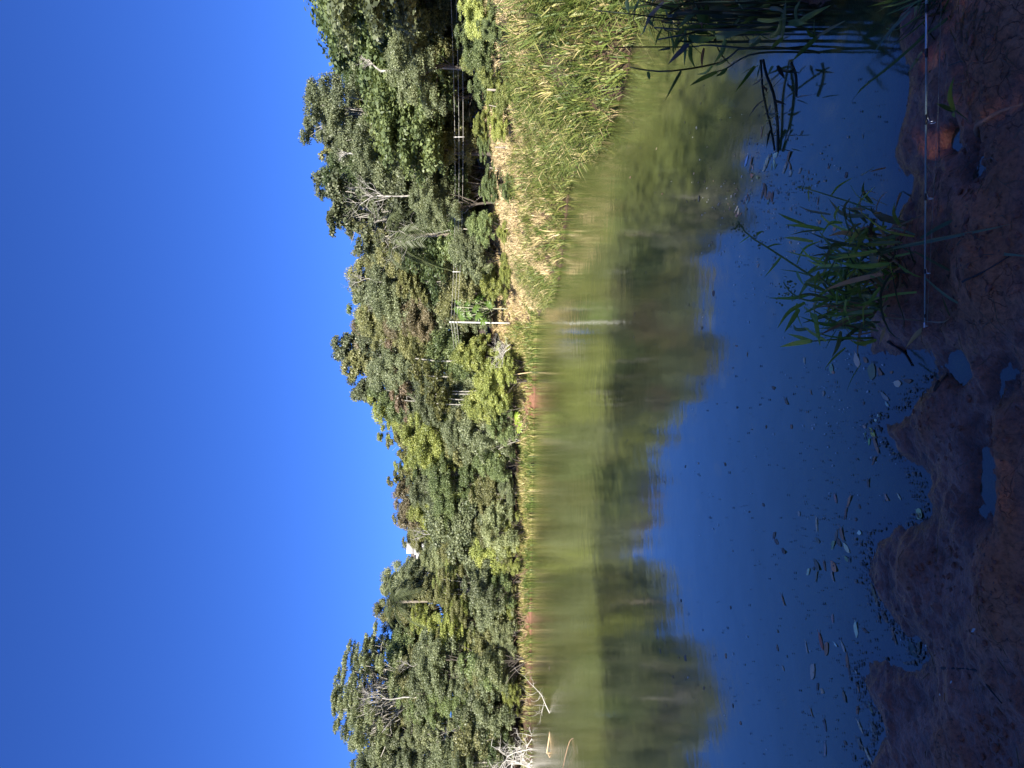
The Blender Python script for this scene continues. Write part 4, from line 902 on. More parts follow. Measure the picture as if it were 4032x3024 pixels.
for pl, w, col in [([(1140, 560), (1350, 590), (1560, 535)], .05, (.07, .13, .02)), ([(1545, 535), (1750, 470), (2010, 455)], .055, TL), ([(1220, 430), (1340, 440), (1490, 500)], .05, (.06, .11, .02)), ([(1300, 150), (1400, 320), (1550, 510)], .06, DG), ([(1280, 120), (1150, 260), (985, 415)], .035, TL),
        ([(1400, 60), (1430, 150), (1380, 460)], .045, DG), ([(1440, 160), (1650, 170), (1890, 265)], .08, (.025, .05, .02)), ([(1680, 570), (1630, 750), (1510, 920)], .03, DG), ([(1190, 660), (1190, 830), (1250, 995)], .035, DG), ([(1110, 440), (1110, 700), (1085, 960)], .03, TL), ([(1150, 640), (980, 800), (845, 940)], .03, (.09, .08, .09)),
        ([(1040, 1030), (940, 1210), (800, 1470)], .018, (.05, .10, .03)), ([(560, 1040), (575, 1110), (580, 1160)], .02, DG), ([(1560, 1035), (1350, 1130), (1165, 1245)], .03, (.08, .14, .02)), ([(1500, 950), (1400, 1060), (1260, 1080)], .02, DG), ([(1720, 850), (1620, 900), (1520, 960)], .04, DG), ([(1700, 985), (1630, 1060), (1535, 1110)], .025, DG),
        ([(1380, 700), (1350, 850), (1345, 1010)], .025, (.12, .08, .06)), ([(2110, 960), (1980, 1140), (1820, 1340)], .022, (.07, .13, .02)), ([(2050, 620), (2100, 560), (2260, 470)], .03, TL), ([(2200, 560), (2080, 650), (2020, 720)], .025, TL), ([(1880, 260), (1760, 400), (1680, 470)], .025, DG), ([(2200, 180), (2050, 260), (1900, 380)], .03, (.06, .12, .02)),
        ([(780, 20), (640, 160), (560, 290), (530, 390)], .03, (.12, .12, .12)), ([(530, 380), (510, 450), (430, 515)], .03, TL), ([(560, 300), (620, 330), (640, 390)], .03, TL), ([(1050, 160), (980, 200), (900, 260)], .03, (.05, .08, .09)), ([(870, 690), (800, 700), (700, 735)], .03, (.05, .08, .09)), ([(430, 0), (380, 120), (320, 210)], .02, TL), ([(1120, 380), (1040, 460), (930, 700), (935, 790)], .02, DG),
        ([(760, 420), (700, 540), (660, 680)], .015, DG), ([(1120, 480), (1000, 620), (940, 760)], .018, DG), ([(880, 460), (920, 600), (935, 790)], .015, DG), ([(250, 0), (265, 100), (280, 190)], .025, TL), ([(640, 0), (620, 60), (600, 120)], .02, TL), ([(1330, 320), (1350, 360), (1330, 410)], .03, (.13, .11, .1))]:
    rblade(c2, pl, w * .85, col, RD, RD + rng.normal() * .08)
for pl, w, col in [([(375, 300), (500, 220), (660, 145)], .026, TL), ([(372, 300), (362, 220), (365, 150)], .018, DG), ([(375, 300), (320, 270), (300, 210)], .018, DG), ([(400, 290), (280, 400), (180, 500)], .022, DG), ([(220, 190), (350, 110), (500, 40)], .026, DG), ([(225, 185), (215, 80), (250, 0)], .022, TL), ([(100, 300), (115, 150), (130, 0)], .022, TL), ([(110, 310), (50, 360), (0, 400)], .022, DG), ([(0, 60), (80, 70), (130, 120)], .026, TL),
        ([(0, 300), (70, 250), (100, 100)], .026, (.08, .14, .03)), ([(150, 190), (250, 180), (320, 190)], .03, DG), ([(-100, 150), (0, 160), (140, 150)], .03, DG)]:
    rblade(c6, pl, w, col, 3.6, 3.55)
for i in range(150):                # the dark tangle behind the front leaves
    X0 = 3180 + rng.normal() * 90; Y0 = -70 + rng.normal() * 60; L = 250 + 420 * rng.random(); a = rng.normal() * .35
    d = 4.0 + rng.random() * .5; pl = [(X0, Y0), (X0 - L * .5, Y0 + 40 * a + rng.random() * 60), (X0 - L * (.8 + .2 * rng.random()), Y0 + 100 * rng.random() + 90 * a), (X0 - L * (.85 + .1 * rng.random()) + 60, Y0 + 80 + 140 * rng.random())]
    pts = [P(X, Y, d) for X, Y in pl]
    blade(reed, [q - rb for q in pts], .012 + .02 * rng.random(), jit([DG, DG, TL, (.03, .05, .02), (.10, .09, .05)][rng.integers(5)]), 7, rng.random(), 'leaf')

# drooping dark reed lying over the water
cd = lambda q: (2850 + q[0] / 4.1475, 250 + q[1] / 4.1475)
ob = P(3005, 255, 4.35)
dr = empty('drooping_reed', 'dark double stem with narrow leaves drooping to the water surface among dead leaves', 'reed', tuple(ob))
def dpt(q, k=0):
    X, Y = cd(q); z = .07 * max(0, 1 - q[1] / 1450) + .015 + k; return G(X, Y, z) - ob
for pl, r in [([(600, -60), (620, 200), (640, 460), (700, 760), (750, 960), (800, 1220), (830, 1420)], .007), ([(640, -60), (700, 200), (790, 420), (840, 640), (870, 900), (885, 1150), (880, 1440)], .009), ([(1100, 0), (1160, 130), (1185, 300), (1180, 540)], .008)]:
    m = MB(); m.tube(spline([dpt(q) for q in pl], 12), r, 6); m.obj('stem', M_BLADE, dr, (.02, .032, .018))
for pl, w, col in [([(1150, 60), (950, 240), (700, 500), (620, 590)], .022, DG), ([(660, 590), (560, 660), (480, 760), (395, 895)], .022, (.03, .03, .03)), ([(560, 40), (400, 110), (260, 195)], .028, (.07, .13, .02)), ([(520, 60), (400, 220), (185, 470)], .026, (.06, .11, .025)), ([(640, 230), (540, 310), (430, 375)], .018, (.02, .03, .03)), ([(640, 350), (690, 400), (700, 470)], .04, (.10, .06, .04)),
        ([(835, 590), (920, 620), (1020, 675)], .05, (.02, .03, .035)), ([(735, 790), (755, 720), (775, 655)], .03, (.02, .03, .03)), ([(725, 800), (690, 820), (655, 860)], .02, (.02, .03, .03)), ([(730, 830), (830, 830), (930, 770)], .028, (.03, .06, .04)), ([(900, 810), (760, 900), (640, 975)], .014, DG), ([(770, 1080), (740, 1200), (695, 1390)], .045, (.02, .028, .02)), ([(875, 1070), (830, 1150), (800, 1210)], .03, (.02, .03, .03)),
        ([(790, 1165), (900, 1175), (960, 1180)], .022, (.03, .06, .02)), ([(960, 1170), (1100, 1165), (1210, 1165)], .016, (.02, .03, .05)), ([(1185, 555), (1300, 525), (1460, 512)], .014, (.02, .03, .05)), ([(1170, 320), (1080, 365), (1045, 340), (1055, 275)], .022, (.02, .03, .035)), ([(960, 110), (1080, 140), (1250, 150)], .04, (.02, .04, .03)), ([(870, 1020), (820, 995), (780, 1010)], .016, DG),
        ([(880, 30), (930, 130), (1000, 260)], .045, (.02, .025, .025)), ([(950, 1390), (1040, 1410), (1130, 1440)], .03, (.03, .025, .025)), ([(590, 20), (560, 130), (548, 240)], .028, DG), ([(800, 40), (760, 110), (720, 200)], .03, DG)]:
    blade(dr, [dpt(q, .012) for q in pl], w * .62, jit(col), 7, rng.random(), 'leaf')

# grass at the frame edge beside the rod, and small sprouts on the mud
eb = G(3700, -60, .05)
eg = empty('shore_grass', 'dark green grass tuft leaning over the mud edge beneath the fishing rod', 'grass clump', tuple(eb))
def eblade(pl, w, col, d0=2.75, d1=2.9, conv=c6): return blade(eg, [P(*conv(q), d0 + (d1 - d0) * i / (len(pl) - 1)) - eb for i, q in enumerate(pl)], w, jit(col), 8, rng.random())
for pl, w, col in [([(1330, 230), (1000, 520), (760, 710), (660, 842)], .013, (.07, .13, .03)), ([(1245, 425), (1190, 500), (1125, 598)], .016, (.17, .2, .08)), ([(1230, 0), (1190, 80), (1185, 200)], .018, DG), ([(1200, -30), (1100, 40), (960, 110)], .011, DG), ([(1170, 40), (1060, 150), (980, 290), (960, 370)], .010, TL), ([(1240, 120), (1050, 240), (940, 230)], .010, DG), ([(1400, -40), (1402, 200), (1400, 330)], .006, (.12, .14, .08)),
        ([(1400, 40), (1200, 230), (970, 400)], .010, DG), ([(1500, 10), (1300, 300), (1100, 430)], .009, DG), ([(1600, 250), (1780, 120), (1840, 80)], .018, TL), ([(1810, 100), (1900, 70), (2035, 28)], .018, (.16, .2, .06)), ([(1250, 40), (1380, 20), (1480, 30)], .014, DG), ([(1290, 60), (1420, 60), (1560, 40)], .014, DG), ([(1300, 590), (1480, 500), (1620, 490)], .014, (.05, .09, .03)), ([(1550, 200), (1530, 300), (1545, 420)], .018, (.22, .15, .08)), ([(1560, 170), (1590, 150), (1615, 130)], .014, (.55, .42, .28)),
        ([(2080, 500), (1990, 500), (1930, 498)], .016, (.22, .15, .08)), ([(1900, 560), (1905, 640), (1890, 700)], .010, (.25, .18, .08)), ([(2080, 370), (1950, 420), (1880, 480), (1840, 560)], .010, (.2, .15, .08)), ([(1780, 370), (1830, 345), (1870, 330)], .010, (.25, .26, .14)), ([(1820, 420), (1850, 400), (1870, 385)], .010, (.22, .2, .1)), ([(1860, 160), (1850, 220), (1830, 260)], .05, (.08, .09, .05))]:
    eblade(pl, w, col)
for i in range(60):
    x0, y0 = 1450 + rng.normal() * 170, -60 + rng.normal() * 120; L = 150 + 350 * rng.random(); a = rng.normal() * .5 + .5
    s = 1 if rng.random() < .72 else -1
    eblade([(x0, y0), (x0 - s * L * .5 * math.cos(a), y0 + L * .4 * math.sin(a) + 20), (x0 - s * L * math.cos(a), y0 + L * math.sin(a) + 40 * rng.random())], .006 + .009 * rng.random(), [DG, DG, (.03, .05, .02), (.10, .08, .05), TL][rng.integers(5)], 2.6 + .2 * rng.random(), 2.65 + .25 * rng.random())
sb = G(3850, 330, .02)
sg = empty('grass_sprout', 'star-shaped green grass sprout leaning over the small puddle', 'grass sprout', tuple(sb))
cS = lambda q: (3500 + q[0] / 3.318, q[1] / 3.318)
for pl, w, col in [([(860, 1450), (740, 1330), (680, 1230), (648, 1150)], .022, YG), ([(840, 1440), (660, 1430), (480, 1440)], .020, (.13, .19, .06)), ([(850, 1450), (760, 1475), (655, 1512)], .011, YG), ([(840, 1470), (780, 1540), (725, 1618)], .013, YG), ([(880, 1440), (910, 1560), (915, 1680)], .020, (.12, .18, .05)), ([(760, 1360), (680, 1200), (620, 1120)], .010, DRYB), ([(1230, 1200), (1060, 1320), (880, 1440)], .016, (.11, .15, .05))]:
    blade(sg, [P(*cS(q), 2.52) - sb + Vector((0, -.03 * i, 0)) for i, q in enumerate(pl)], w, jit(col, .08), 7, rng.random())
for i, (conv, pts) in enumerate([(cS, [(1510, 1220), (1650, 1130), (1640, 1160), (1700, 1150)]), (cS, [(1480, 310), (1570, 260), (1500, 340), (1540, 300)])]):
    c = G(*conv(pts[1]), .03); o = empty('seedling', ['tiny bright green seedling on the red mud near the tan root', 'tiny green seedling on the dark litter at the photo edge'][i], 'seedling', tuple(c))
    for q in pts: blade(o, [Vector((0, 0, 0)), (G(*conv(q), .05) - c) * .5 + Vector((0, 0, .01)), G(*conv(q), .04) - c + Vector((.008, 0, .008))], .014, (.16, .30, .04), 6, .5, 'leaf', None, leaf_taper)

# straw and litter lying on the mud
m = MB()
for i in range(420):
    X, Y = (3600 + 430 * rng.random(), rng.random() * 1350) if i < 330 else (3560 + 450 * rng.random(), 1350 + 1650 * rng.random())
    if i >= 200 and i < 330: X, Y = 3700 + 330 * rng.random(), abs(rng.normal()) * 220
    p = G(X, Y, .04); z = hz(p.x, p.y)
    if z < .004: continue
    a = rng.random() * 6.28; L = .025 + .10 * rng.random() ** 2; d = Vector((math.cos(a), math.sin(a), 0)) * L
    e = p + d; mid = p + d * .5 + Vector((rng.normal() * .006, 0, .004))
    m.ribbon([(p.x, p.y, z + .004), (mid.x, mid.y, max(hz(mid.x, mid.y), z * .7) + .007), (e.x, e.y, max(hz(e.x, e.y), 0) + .004)], .002 + .004 * rng.random(), a=rng.random())
o = m.obj('straw_litter', M_BLADE, None, (.17, .11, .065)); o['kind'] = 'stuff'; o['label'] = 'dry straw bits strewn over the mud'; o['category'] = 'litter'
def clods(name, label, n, col, s0, s1, fn):
    v = []; t = []; k = 0
    base_ = np.array([(0, 0, 1), (.9, 0, .45), (.28, .85, .45), (-.72, .53, .45), (-.72, -.53, .45), (.28, -.85, .45), (1, .1, -.2), (.3, .95, -.2), (-.8, .6, -.2), (-.8, -.6, -.2), (.3, -.95, -.2)])
    tri = [(0, i, i % 5 + 1) for i in range(1, 6)] + [(i, i + 5, i % 5 + 1) for i in range(1, 6)] + [(i % 5 + 1, i + 5, i % 5 + 6) for i in range(1, 6)]
    for i in range(n):
        p = G(*fn(), .03); z = hz(p.x, p.y)
        if z < .006: continue
        sc_ = s0 + (s1 - s0) * rng.random() ** 3; a = rng.random() * 6.28; ca, sa = math.cos(a), math.sin(a)
        b = base_ * (1 + rng.normal(size=(11, 1)) * .22) * np.array([1.2, .8, .6]) * sc_
        b = np.stack([b[:, 0] * ca - b[:, 1] * sa + p.x, b[:, 0] * sa + b[:, 1] * ca + p.y, b[:, 2] + z], 1); v.append(b); t += [(x + k, y + k, w + k) for x, y, w in tri]; k += 11
    o = link(name, mesh_np(name, np.concatenate(v), [t], M_CLOD, None, True), None, col); o['kind'] = 'stuff'; o['label'] = label; o['category'] = 'debris'
M_CLOD = plain_material('clod', None, .8, nscale=60, var=.45, bump=.4)
def on_mud(): return 3450 + 580 * rng.random(), 3020 * rng.random()
def clumpy():
    c = [(3960, 950), (3900, 300), (3980, 2300), (3700, 1650), (3960, 1750), (3860, 700), (3700, 2250), (3900, 2850)][rng.integers(8)]
    return c[0] + rng.normal() * 60, c[1] + rng.normal() * 110
clods('mud_clods', 'crumbs and clods of red mud on the near shore', 520, (.24, .085, .05), .003, .017, clumpy)
clods('grit', 'fine grit scattered over the near mud', 700, (.16, .08, .055), .0015, .006, on_mud)
def ground_stick(label, pl, r, col, cat='stick'):
    m = MB(); pts = []
    for X, Y in pl:
        p = G(X, Y, .03); pts.append(Vector((p.x, p.y, max(hz(p.x, p.y), 0) + r * (.6 if cat == 'stick' else .15))))
    m.tube(spline(pts, 10), [r * (1 - .06 * i) * (1 + .35 * math.sin(i * 2.1) * rng.random()) for i in range(10)], 7); o = m.obj('fallen_stick' if cat == 'stick' else 'rotten_root', M_WOOD, None, col); tag(o, label, cat); return o
ground_stick('long flaky tan root lying on the red mud beside the dark crack', [(3840, 530), (3880, 492), (3930, 480), (3975, 440), (4060, 410)], .011, (.30, .15, .085), 'root')
ground_stick('dark forked twig at the tip of the mud under the grass clump', [(3498, 1345), (3535, 1390), (3565, 1440)], .006, (.03, .022, .02))
ground_stick('dark twig in the shallow bay beside the mud tip', [(3690, 1500), (3700, 1535), (3705, 1470)], .006, (.04, .03, .025))
ground_stick('thin dark twig across the cracked mud near the clump', [(3920, 1110), (3970, 1070), (4030, 1010)], .004, (.05, .035, .03))
ground_stick('dark curved root along the edge of the mud flat', [(3720, 2630), (3850, 2640), (3930, 2700), (3970, 2770)], .005, (.035, .022, .02), 'root')

# ------------------------------------------------------------------ floating leaves
def leaf_mesh(n, aspect, curl, wob):
    m = MB(); k = 7; L = 1.0; v = []
    for i in range(k):
        f = i / (k - 1); w = aspect * max(.04, math.sin(PI * (f * .96 + .02)) ** .75) * .5; y = f - .5
        zc = .45 * curl * (y * y) * 1.6 + wob * math.sin(f * 7) * .12; sx = wob * math.sin(f * 4)
        v += [(sx - w * (1 + wob * rng.normal()), y, zc + curl * .2 * w * 2), (sx, y, zc), (sx + w * (1 + wob * rng.normal()), y, zc + curl * .2 * w * 2 + wob * rng.normal() * .05)]
    q = []
    for i in range(k - 1): b = i * 3; q += [(b, b + 1, b + 4, b + 3), (b + 1, b + 2, b + 5, b + 4)]
    m.add(v, q); m.tube([(0, -.62, .02 + curl * .4), (0, -.48, curl * .36)], .012, 4); return m.mesh('leaf_shape', M_DEADLEAF)
LM = [leaf_mesh(0, a, c, w) for a, c, w in [(.38, .12, .03), (.5, .15, .05), (.28, .2, .06), (.62, .1, .05), (.42, .3, .1), (.9, .12, .04)]]
BR = (.20, .105, .06); OR = (.33, .15, .08); TN = (.38, .28, .18); GY = (.22, .20, .17); GN = (.17, .22, .11); DK = (.085, .06, .045); YL = (.36, .34, .07); WHT = (.62, .62, .66); PK = (.42, .27, .2); RD_ = (.30, .08, .04)
def fleaf(X, Y, size, rot, col, label, shape=None, group=None, z=.0018):
    """size: length in photograph pixels; rot: direction in the picture, degrees from picture-right towards picture-down"""
    p = G(X, Y, z); d = p.y
    k = rng.integers(len(LM)) if shape is None else shape
    L = size * 1.22 / F * d
    a = math.radians(rot); # picture-right is towards the camera on the water
    dx, dy = -math.sin(a), -math.cos(a) * (d / CAM_H) 
    ang = math.atan2(dy, dx) - PI / 2; L *= math.hypot(math.sin(a), math.cos(a) * d / CAM_H) if False else 1.0
    o = link('floating_leaf', LM[k]); o.location = p; o.rotation_euler = (rng.normal() * .04, rng.normal() * .04, ang); o.scale = (L,) * 3; o.color = (*jit(np.array(col) * np.array([2.9, 2.4, 1.9]), .15), 1)
    g = rng.random(); tag(o, label, 'leaf', group); return o
cf = lambda x, y: (2850 + x / 4.1475, 500 + y / 4.1475)
c8 = lambda x, y: (3032 + x / 1.843, 1300 + y / 1.843)
c9 = lambda x, y: (3032 + x / 1.843, 2124 + y / 1.843)
A = 'among the dead leaves at the end of the drooping reed'
L1 = [(370, 555, 46, 115, WHT, 'pale silvery leaf, brightest ' + A, 0), (440, 600, 48, 110, BR, 'dark brown leaf tucked beside the silvery leaf', 0), (430, 680, 40, 120, (.10, .11, .08), 'dark greenish leaf under the silvery leaf', 2), (470, 660, 26, 80, PK, 'small pinkish leaf beside the silvery leaf', 2),
      (460, 780, 34, 60, BR, 'ragged brown leaf below the silvery leaf', 4), (550, 820, 34, 60, GN, 'pale green curled leaf below the silvery leaf', 2), (690, 600, 70, 125, TN, 'long tan pointed leaf lying alone by the tip of the drooping reed', 0), (850, 440, 40, 20, (.50, .40, .28), 'cream curled sheath at the tip of the drooping reed', 4),
      (820, 590, 30, 90, (.36, .38, .24), 'pale green rounded leaf just past the reed tip', 1), (780, 650, 26, 95, GN, 'small pale green leaf beside the reed tip, first of a trio', 2), (840, 650, 28, 130, GN, 'small pale green leaf beside the reed tip, slanting', 2), (1060, 500, 50, 120, BR, 'brown folded leaf of the cluster beside the reed tip', 4), (1000, 660, 52, 120, PK, 'pinkish brown leaf of the cluster beside the reed tip', 0),
      (1080, 640, 34, 80, OR, 'orange brown leaf of the cluster beside the reed tip', 0), (1090, 745, 22, 60, (.42, .38, .30), 'pale round leaf at the foot of the brown cluster', 5), (1240, 720, 30, 140, GY, 'grey leaf floating apart beside the brown cluster', 1), (1050, 130, 40, 115, GY, 'grey tan leaf touching the drooping reed stems', 0), (1430, 850, 14, 0, BR, 'speck-like brown leaf with white tip near the seed stalk', 1),
      (630, 1090, 40, 110, BR, 'brown leaf in the orange heap nearest the seed stalk', 0), (680, 1075, 34, 100, OR, 'orange leaf on top of the heap nearest the seed stalk', 3), (735, 1130, 40, 160, OR, 'broad orange leaf of the heap nearest the seed stalk', 3), (790, 1140, 36, 100, (.2, .08, .05), 'dark red-brown leaf at the edge of the orange heap', 1), (725, 1215, 26, 110, GN, 'green leaf sticking out of the orange heap', 0), (665, 970, 40, 70, DK, 'dark leaf at the back of the orange heap', 1),
      (355, 1170, 22, 0, PK, 'pink-brown round leaf of the small cluster of five', 5), (385, 1115, 12, 0, OR, 'small orange round leaf in the cluster of five', 5), (410, 1170, 22, 90, BR, 'narrow brown leaf in the cluster of five', 0), (380, 1220, 14, 20, (.5, .38, .3), 'pale round leaf at the foot of the cluster of five', 5), (430, 1070, 14, 40, (.36, .34, .16), 'yellowish leaf at the top of the cluster of five', 3),
      (210, 1330, 28, 130, PK, 'pink pointed leaf on the cluster above the tall seed stalk', 0), (240, 1360, 16, 0, (.42, .3, .2), 'round tan leaf on the cluster above the tall seed stalk', 5), (235, 1395, 18, 20, (.40, .27, .18), 'second round tan leaf on the cluster above the tall seed stalk', 5), (210, 1440, 26, 30, DK, 'dark leaf under the cluster above the tall seed stalk', 1), (270, 1430, 24, 140, BR, 'brown leaf under the cluster above the tall seed stalk', 2),
      (1540, 1185, 24, 95, DK, 'dark drowned leaf beside the second seed stalk', 2), (1560, 1550, 22, 10, OR, 'small orange leaf near the arching blades', 3), (1525, 1530, 14, 70, (.5, .45, .35), 'cream leaf bit near the arching blades', 1), (620, 90, 40, 100, DK, 'dark drowned leaf near the leaning reed', 2)]
for x, y, s, r, c, l, k in L1: fleaf(*cf(x, y), s, r, c, l, k)
L2 = [((660, 390), 26, 60, PK, 'pinkish leaf between the clump and the orange cluster', 3), ((815, 375), 24, 20, OR, 'small orange leaf beside the arching blades of the clump', 3), ((605, 395), 12, 120, TN, 'tiny tan leaf near the pinkish leaf', 1), ((620, 568), 16, 30, (.5, .4, .33), 'tiny pale leaf by the long seed stalk', 1), ((518, 540), 14, 60, TN, 'tiny tan leaf near the seed stalk middle', 1)]
for q, s, r, c, l, k in L2: fleaf(*c7(q), s, r, c, l, k)
L3 = [((632, 220), 54, 80, PK, 'large oval pinkish leaf floating past the grass clump', 3), ((692, 215), 34, 50, BR, 'brown leaf touching the oval pinkish leaf', 1), ((740, 300), 56, 100, (.16, .19, .11), 'large round grey-green leaf in the quiet bay', 5), ((800, 300), 42, 60, BR, 'brown leaf tucked by the round grey-green leaf', 4), ((445, 280), 32, 90, (.17, .24, .14), 'round green leaf with brown leaf beneath it', 5), ((458, 305), 20, 30, OR, 'orange-brown leaf under the round green leaf', 1), ((250, 222), 24, 90, (.45, .33, .22), 'small tan curled leaf on open water by the clump', 4),
      ((925, 385), 46, 10, PK, 'pink-tan leaf floating in the narrow bay', 1), ((1000, 365), 52, 15, DK, 'dark leaf stretched beside the pink-tan leaf', 2), ((880, 305), 18, 0, BR, 'little brown leaf in the bay by the mud tip', 1), ((120, 515), 36, 70, DK, 'dark ragged leaf on open water', 4), ((25, 415), 28, 40, DK, 'dark floating scrap at the open water edge', 4), ((297, 450), 22, 80, BR, 'small reddish leaf on open water', 2), ((835, 480), 56, 50, GY, 'long grey leaf lying near the mud point', 2), ((850, 535), 26, 60, (.2, .25, .2), 'pale bluish leaf bit at the end of the grey leaf', 4),
      ((745, 745), 44, 60, YL, 'yellow leaf with green tip by the orange mud point', 1), ((720, 810), 26, 100, (.12, .24, .08), 'bright green leaf stuck to the yellow leaf', 1), ((685, 700), 22, 30, PK, 'pinkish leaf beside the yellow leaf', 1), ((690, 760), 24, 95, GN, 'small pale leaf beside the yellow leaf', 2), ((770, 830), 70, 75, BR, 'long brown curled leaf trailing from the yellow leaf', 2), ((755, 945), 40, 115, BR, 'brown tail leaf beyond the long curled leaf', 2), ((790, 618), 24, 10, (.48, .42, .28), 'cream leaf by the mud point', 1), ((765, 652), 20, 20, (.45, .4, .28), 'smaller cream leaf by the mud point', 1),
      ((475, 1220), 34, 80, (.24, .13, .11), 'dull red leaf on open water off the mud flat', 1), ((575, 1240), 54, 110, BR, 'twisted brown leaf strip off the mud flat', 2), ((550, 1330), 46, 100, (.12, .07, .05), 'dark brown leaf strip under the twisted strip', 2), ((848, 1215), 32, 60, (.25, .14, .10), 'dull brown leaf close to the inner shore', 4), ((938, 1210), 28, 60, TN, 'tan leaf slip near the inner shore', 2), ((1082, 1330), 42, 40, GN, 'drowned greenish leaf at the shore corner', 5), ((340, 1410), 50, 90, TN, 'long pale dry leaf near the leaf raft', 2), ((345, 1525), 34, 30, (.10, .11, .09), 'dark green leaf below the long pale leaf', 1),
      ((648, 1472), 30, 160, (.45, .42, .25), 'cream leaf at the rim of the leaf raft', 1), ((30, 1490), 34, 110, DK, 'dark leaf pair on open water, upper one', 1), ((48, 1535), 34, 40, DK, 'dark leaf pair on open water, lower one', 1), ((100, 1600), 36, 30, DK, 'black crumpled leaf on open water', 4), ((480, 1490), 44, 100, (.14, .12, .09), 'grey-brown leaf in the leaf raft', 0), ((525, 1480), 50, 80, BR, 'brown leaf standing in the leaf raft', 4), ((555, 1580), 50, 50, (.34, .34, .22), 'pale two-tone leaf in the leaf raft', 0), ((460, 1560), 40, 110, GN, 'greenish leaf at the side of the leaf raft', 4), ((500, 1540), 36, 60, DK, 'dark leaf in the middle of the leaf raft', 3), ((210, 1330), 20, 0, GY, 'small grey round leaf on open water', 5), ((715, 1110), 34, 90, DK, 'dark scrap floating off the long shore', 4)]
for q, s, r, c, l, k in L3: fleaf(*c8(*q), s, r, c, l, k)
L4 = [((462, 195), 52, 45, OR, 'large orange-brown leaf below the leaf raft', 3), ((395, 190), 38, 80, BR, 'brown leaf next to the large orange-brown leaf', 0), ((340, 185), 52, 50, (.08, .08, .06), 'dark leaf beside the orange-brown leaf', 1), ((278, 235), 34, 110, (.42, .44, .28), 'pale green bright leaf beside the dark leaf', 1), ((337, 270), 46, 100, (.14, .13, .09), 'narrow grey leaf hanging below the pale green one', 2), ((455, 265), 40, 80, (.2, .15, .12), 'faded brown leaf under the orange-brown one', 4), ((555, 140), 30, 40, GN, 'greenish leaf near the mud corner', 1), ((95, 440), 46, 70, BR, 'curled brown leaf alone on open water', 2), ((455, 575), 30, 90, (.24, .15, .13), 'dull pinkish leaf off the inlet', 1),
      ((625, 655), 52, 90, (.36, .36, .24), 'pale leaf at the mouth of the inlet', 1), ((690, 660), 40, 20, DK, 'dark leaf behind the pale leaf of the inlet', 2), ((370, 740), 60, 75, RD_, 'dark red upright leaf of the red pair', 0), ((410, 795), 50, 100, BR, 'heart-shaped brown leaf of the red pair', 3), ((265, 785), 42, 80, GY, 'grey slim leaf near the red pair', 2), ((475, 762), 30, 30, (.5, .48, .4), 'cream slip leaf near the red pair', 2), ((530, 780), 42, 60, GY, 'grey decayed leaf beside the red pair', 0), ((560, 880), 46, 85, BR, 'brown leaf close to the mud tongue', 0), ((575, 950), 40, 85, DK, 'dark stem-like leaf close to the mud tongue', 2), ((310, 960), 60, 100, (.26, .22, .18), 'large grey skeleton leaf on open water', 3), ((345, 1070), 30, 100, (.06, .06, .06), 'dark leaf overlapping a tan one', 1), ((378, 1098), 26, 20, TN, 'tan leaf under the dark one', 3), ((538, 1140), 40, 70, (.10, .09, .07), 'dark brown leaf near the shore mud', 3),
      ((640, 1080), 36, 80, BR, 'brown leaf at the water edge of the mud tongue', 2), ((635, 1240), 34, 100, BR, 'reddish small leaf off the shore mud', 1), ((735, 1235), 42, 75, GN, 'pale green leaf close to the shore', 2), ((655, 1360), 46, 60, TN, 'tan pointed leaf near the shore', 2), ((398, 1345), 44, 80, (.06, .06, .07), 'dark slim leaf on open water', 0), ((300, 1255), 36, 70, (.2, .12, .08), 'brown sliver leaf on open water', 2), ((755, 1390), 60, 70, (.14, .14, .12), 'large drowned grey leaf touching the shore', 1), ((400, 1520), 46, 90, (.2, .17, .16), 'faded leaf near the photo edge', 0), ((660, 1490), 50, 60, (.13, .12, .09), 'crumpled dark leaf at the shore near the photo edge', 4), ((715, 1570), 60, 55, TN, 'tan long leaf tip resting on the shore', 2), ((750, 380), 60, 70, (.10, .09, .05), 'brown green leaf in the dark gap of the inlet', 0), ((770, 440), 40, 80, (.22, .17, .11), 'tan leaf in the dark gap of the inlet', 1), ((830, 560), 50, 60, DK, 'black leaf inside the inlet', 1), ((790, 570), 40, 75, (.05, .05, .05), 'slim black leaf inside the inlet', 2), ((900, 700), 60, 75, DK, 'black stick-like leaf in the inlet', 2), ((1040, 800), 60, 60, (.03, .045, .035), 'dark leaf at the back of the inlet', 3), ((1080, 790), 50, 100, (.05, .06, .04), 'greenish black leaf at the back of the inlet', 1)]
for q, s, r, c, l, k in L4: fleaf(*c9(*q), s, r, c, l, k)
for q, s in [((1560, 660), 22), ((1350, 1035), 14), ((1260, 1125), 16), ((1120, 770), 18)]:
    p = G(*c9(*q), .04); o = link('fallen_leaf', LM[1]); z = hz(p.x, p.y); o.location = (p.x, p.y, z + .012); o.rotation_euler = (.2, .1, rng.random() * 6); o.scale = (s / F * 2.8,) * 3; o.color = (.5, .48, .42, 1)
    tag(o, {1560: 'white leaf scrap on the mud nearest the orange patch', 1350: 'white leaf scrap in the middle of the mud flat', 1260: 'tan leaf scrap on the mud flat', 1120: 'dull leaf scrap by the inlet mud'}[q[0]], 'leaf')
for i in range(70):                # scattered brown leaves too alike to tell apart
    X = 2480 + 950 * rng.random() ** .8; Y = 500 + 2500 * rng.random()
    if pond_sd(np.array([G(X, Y).x]), np.array([G(X, Y).y]))[0] > -.05: continue
    fleaf(X, Y, 10 + 14 * rng.random(), rng.random() * 180, [DK, DK, GY, BR, (.08, .08, .06)][rng.integers(5)], 'tiny dark leaf scrap adrift on the open water', None, 'dark leaf scraps adrift')
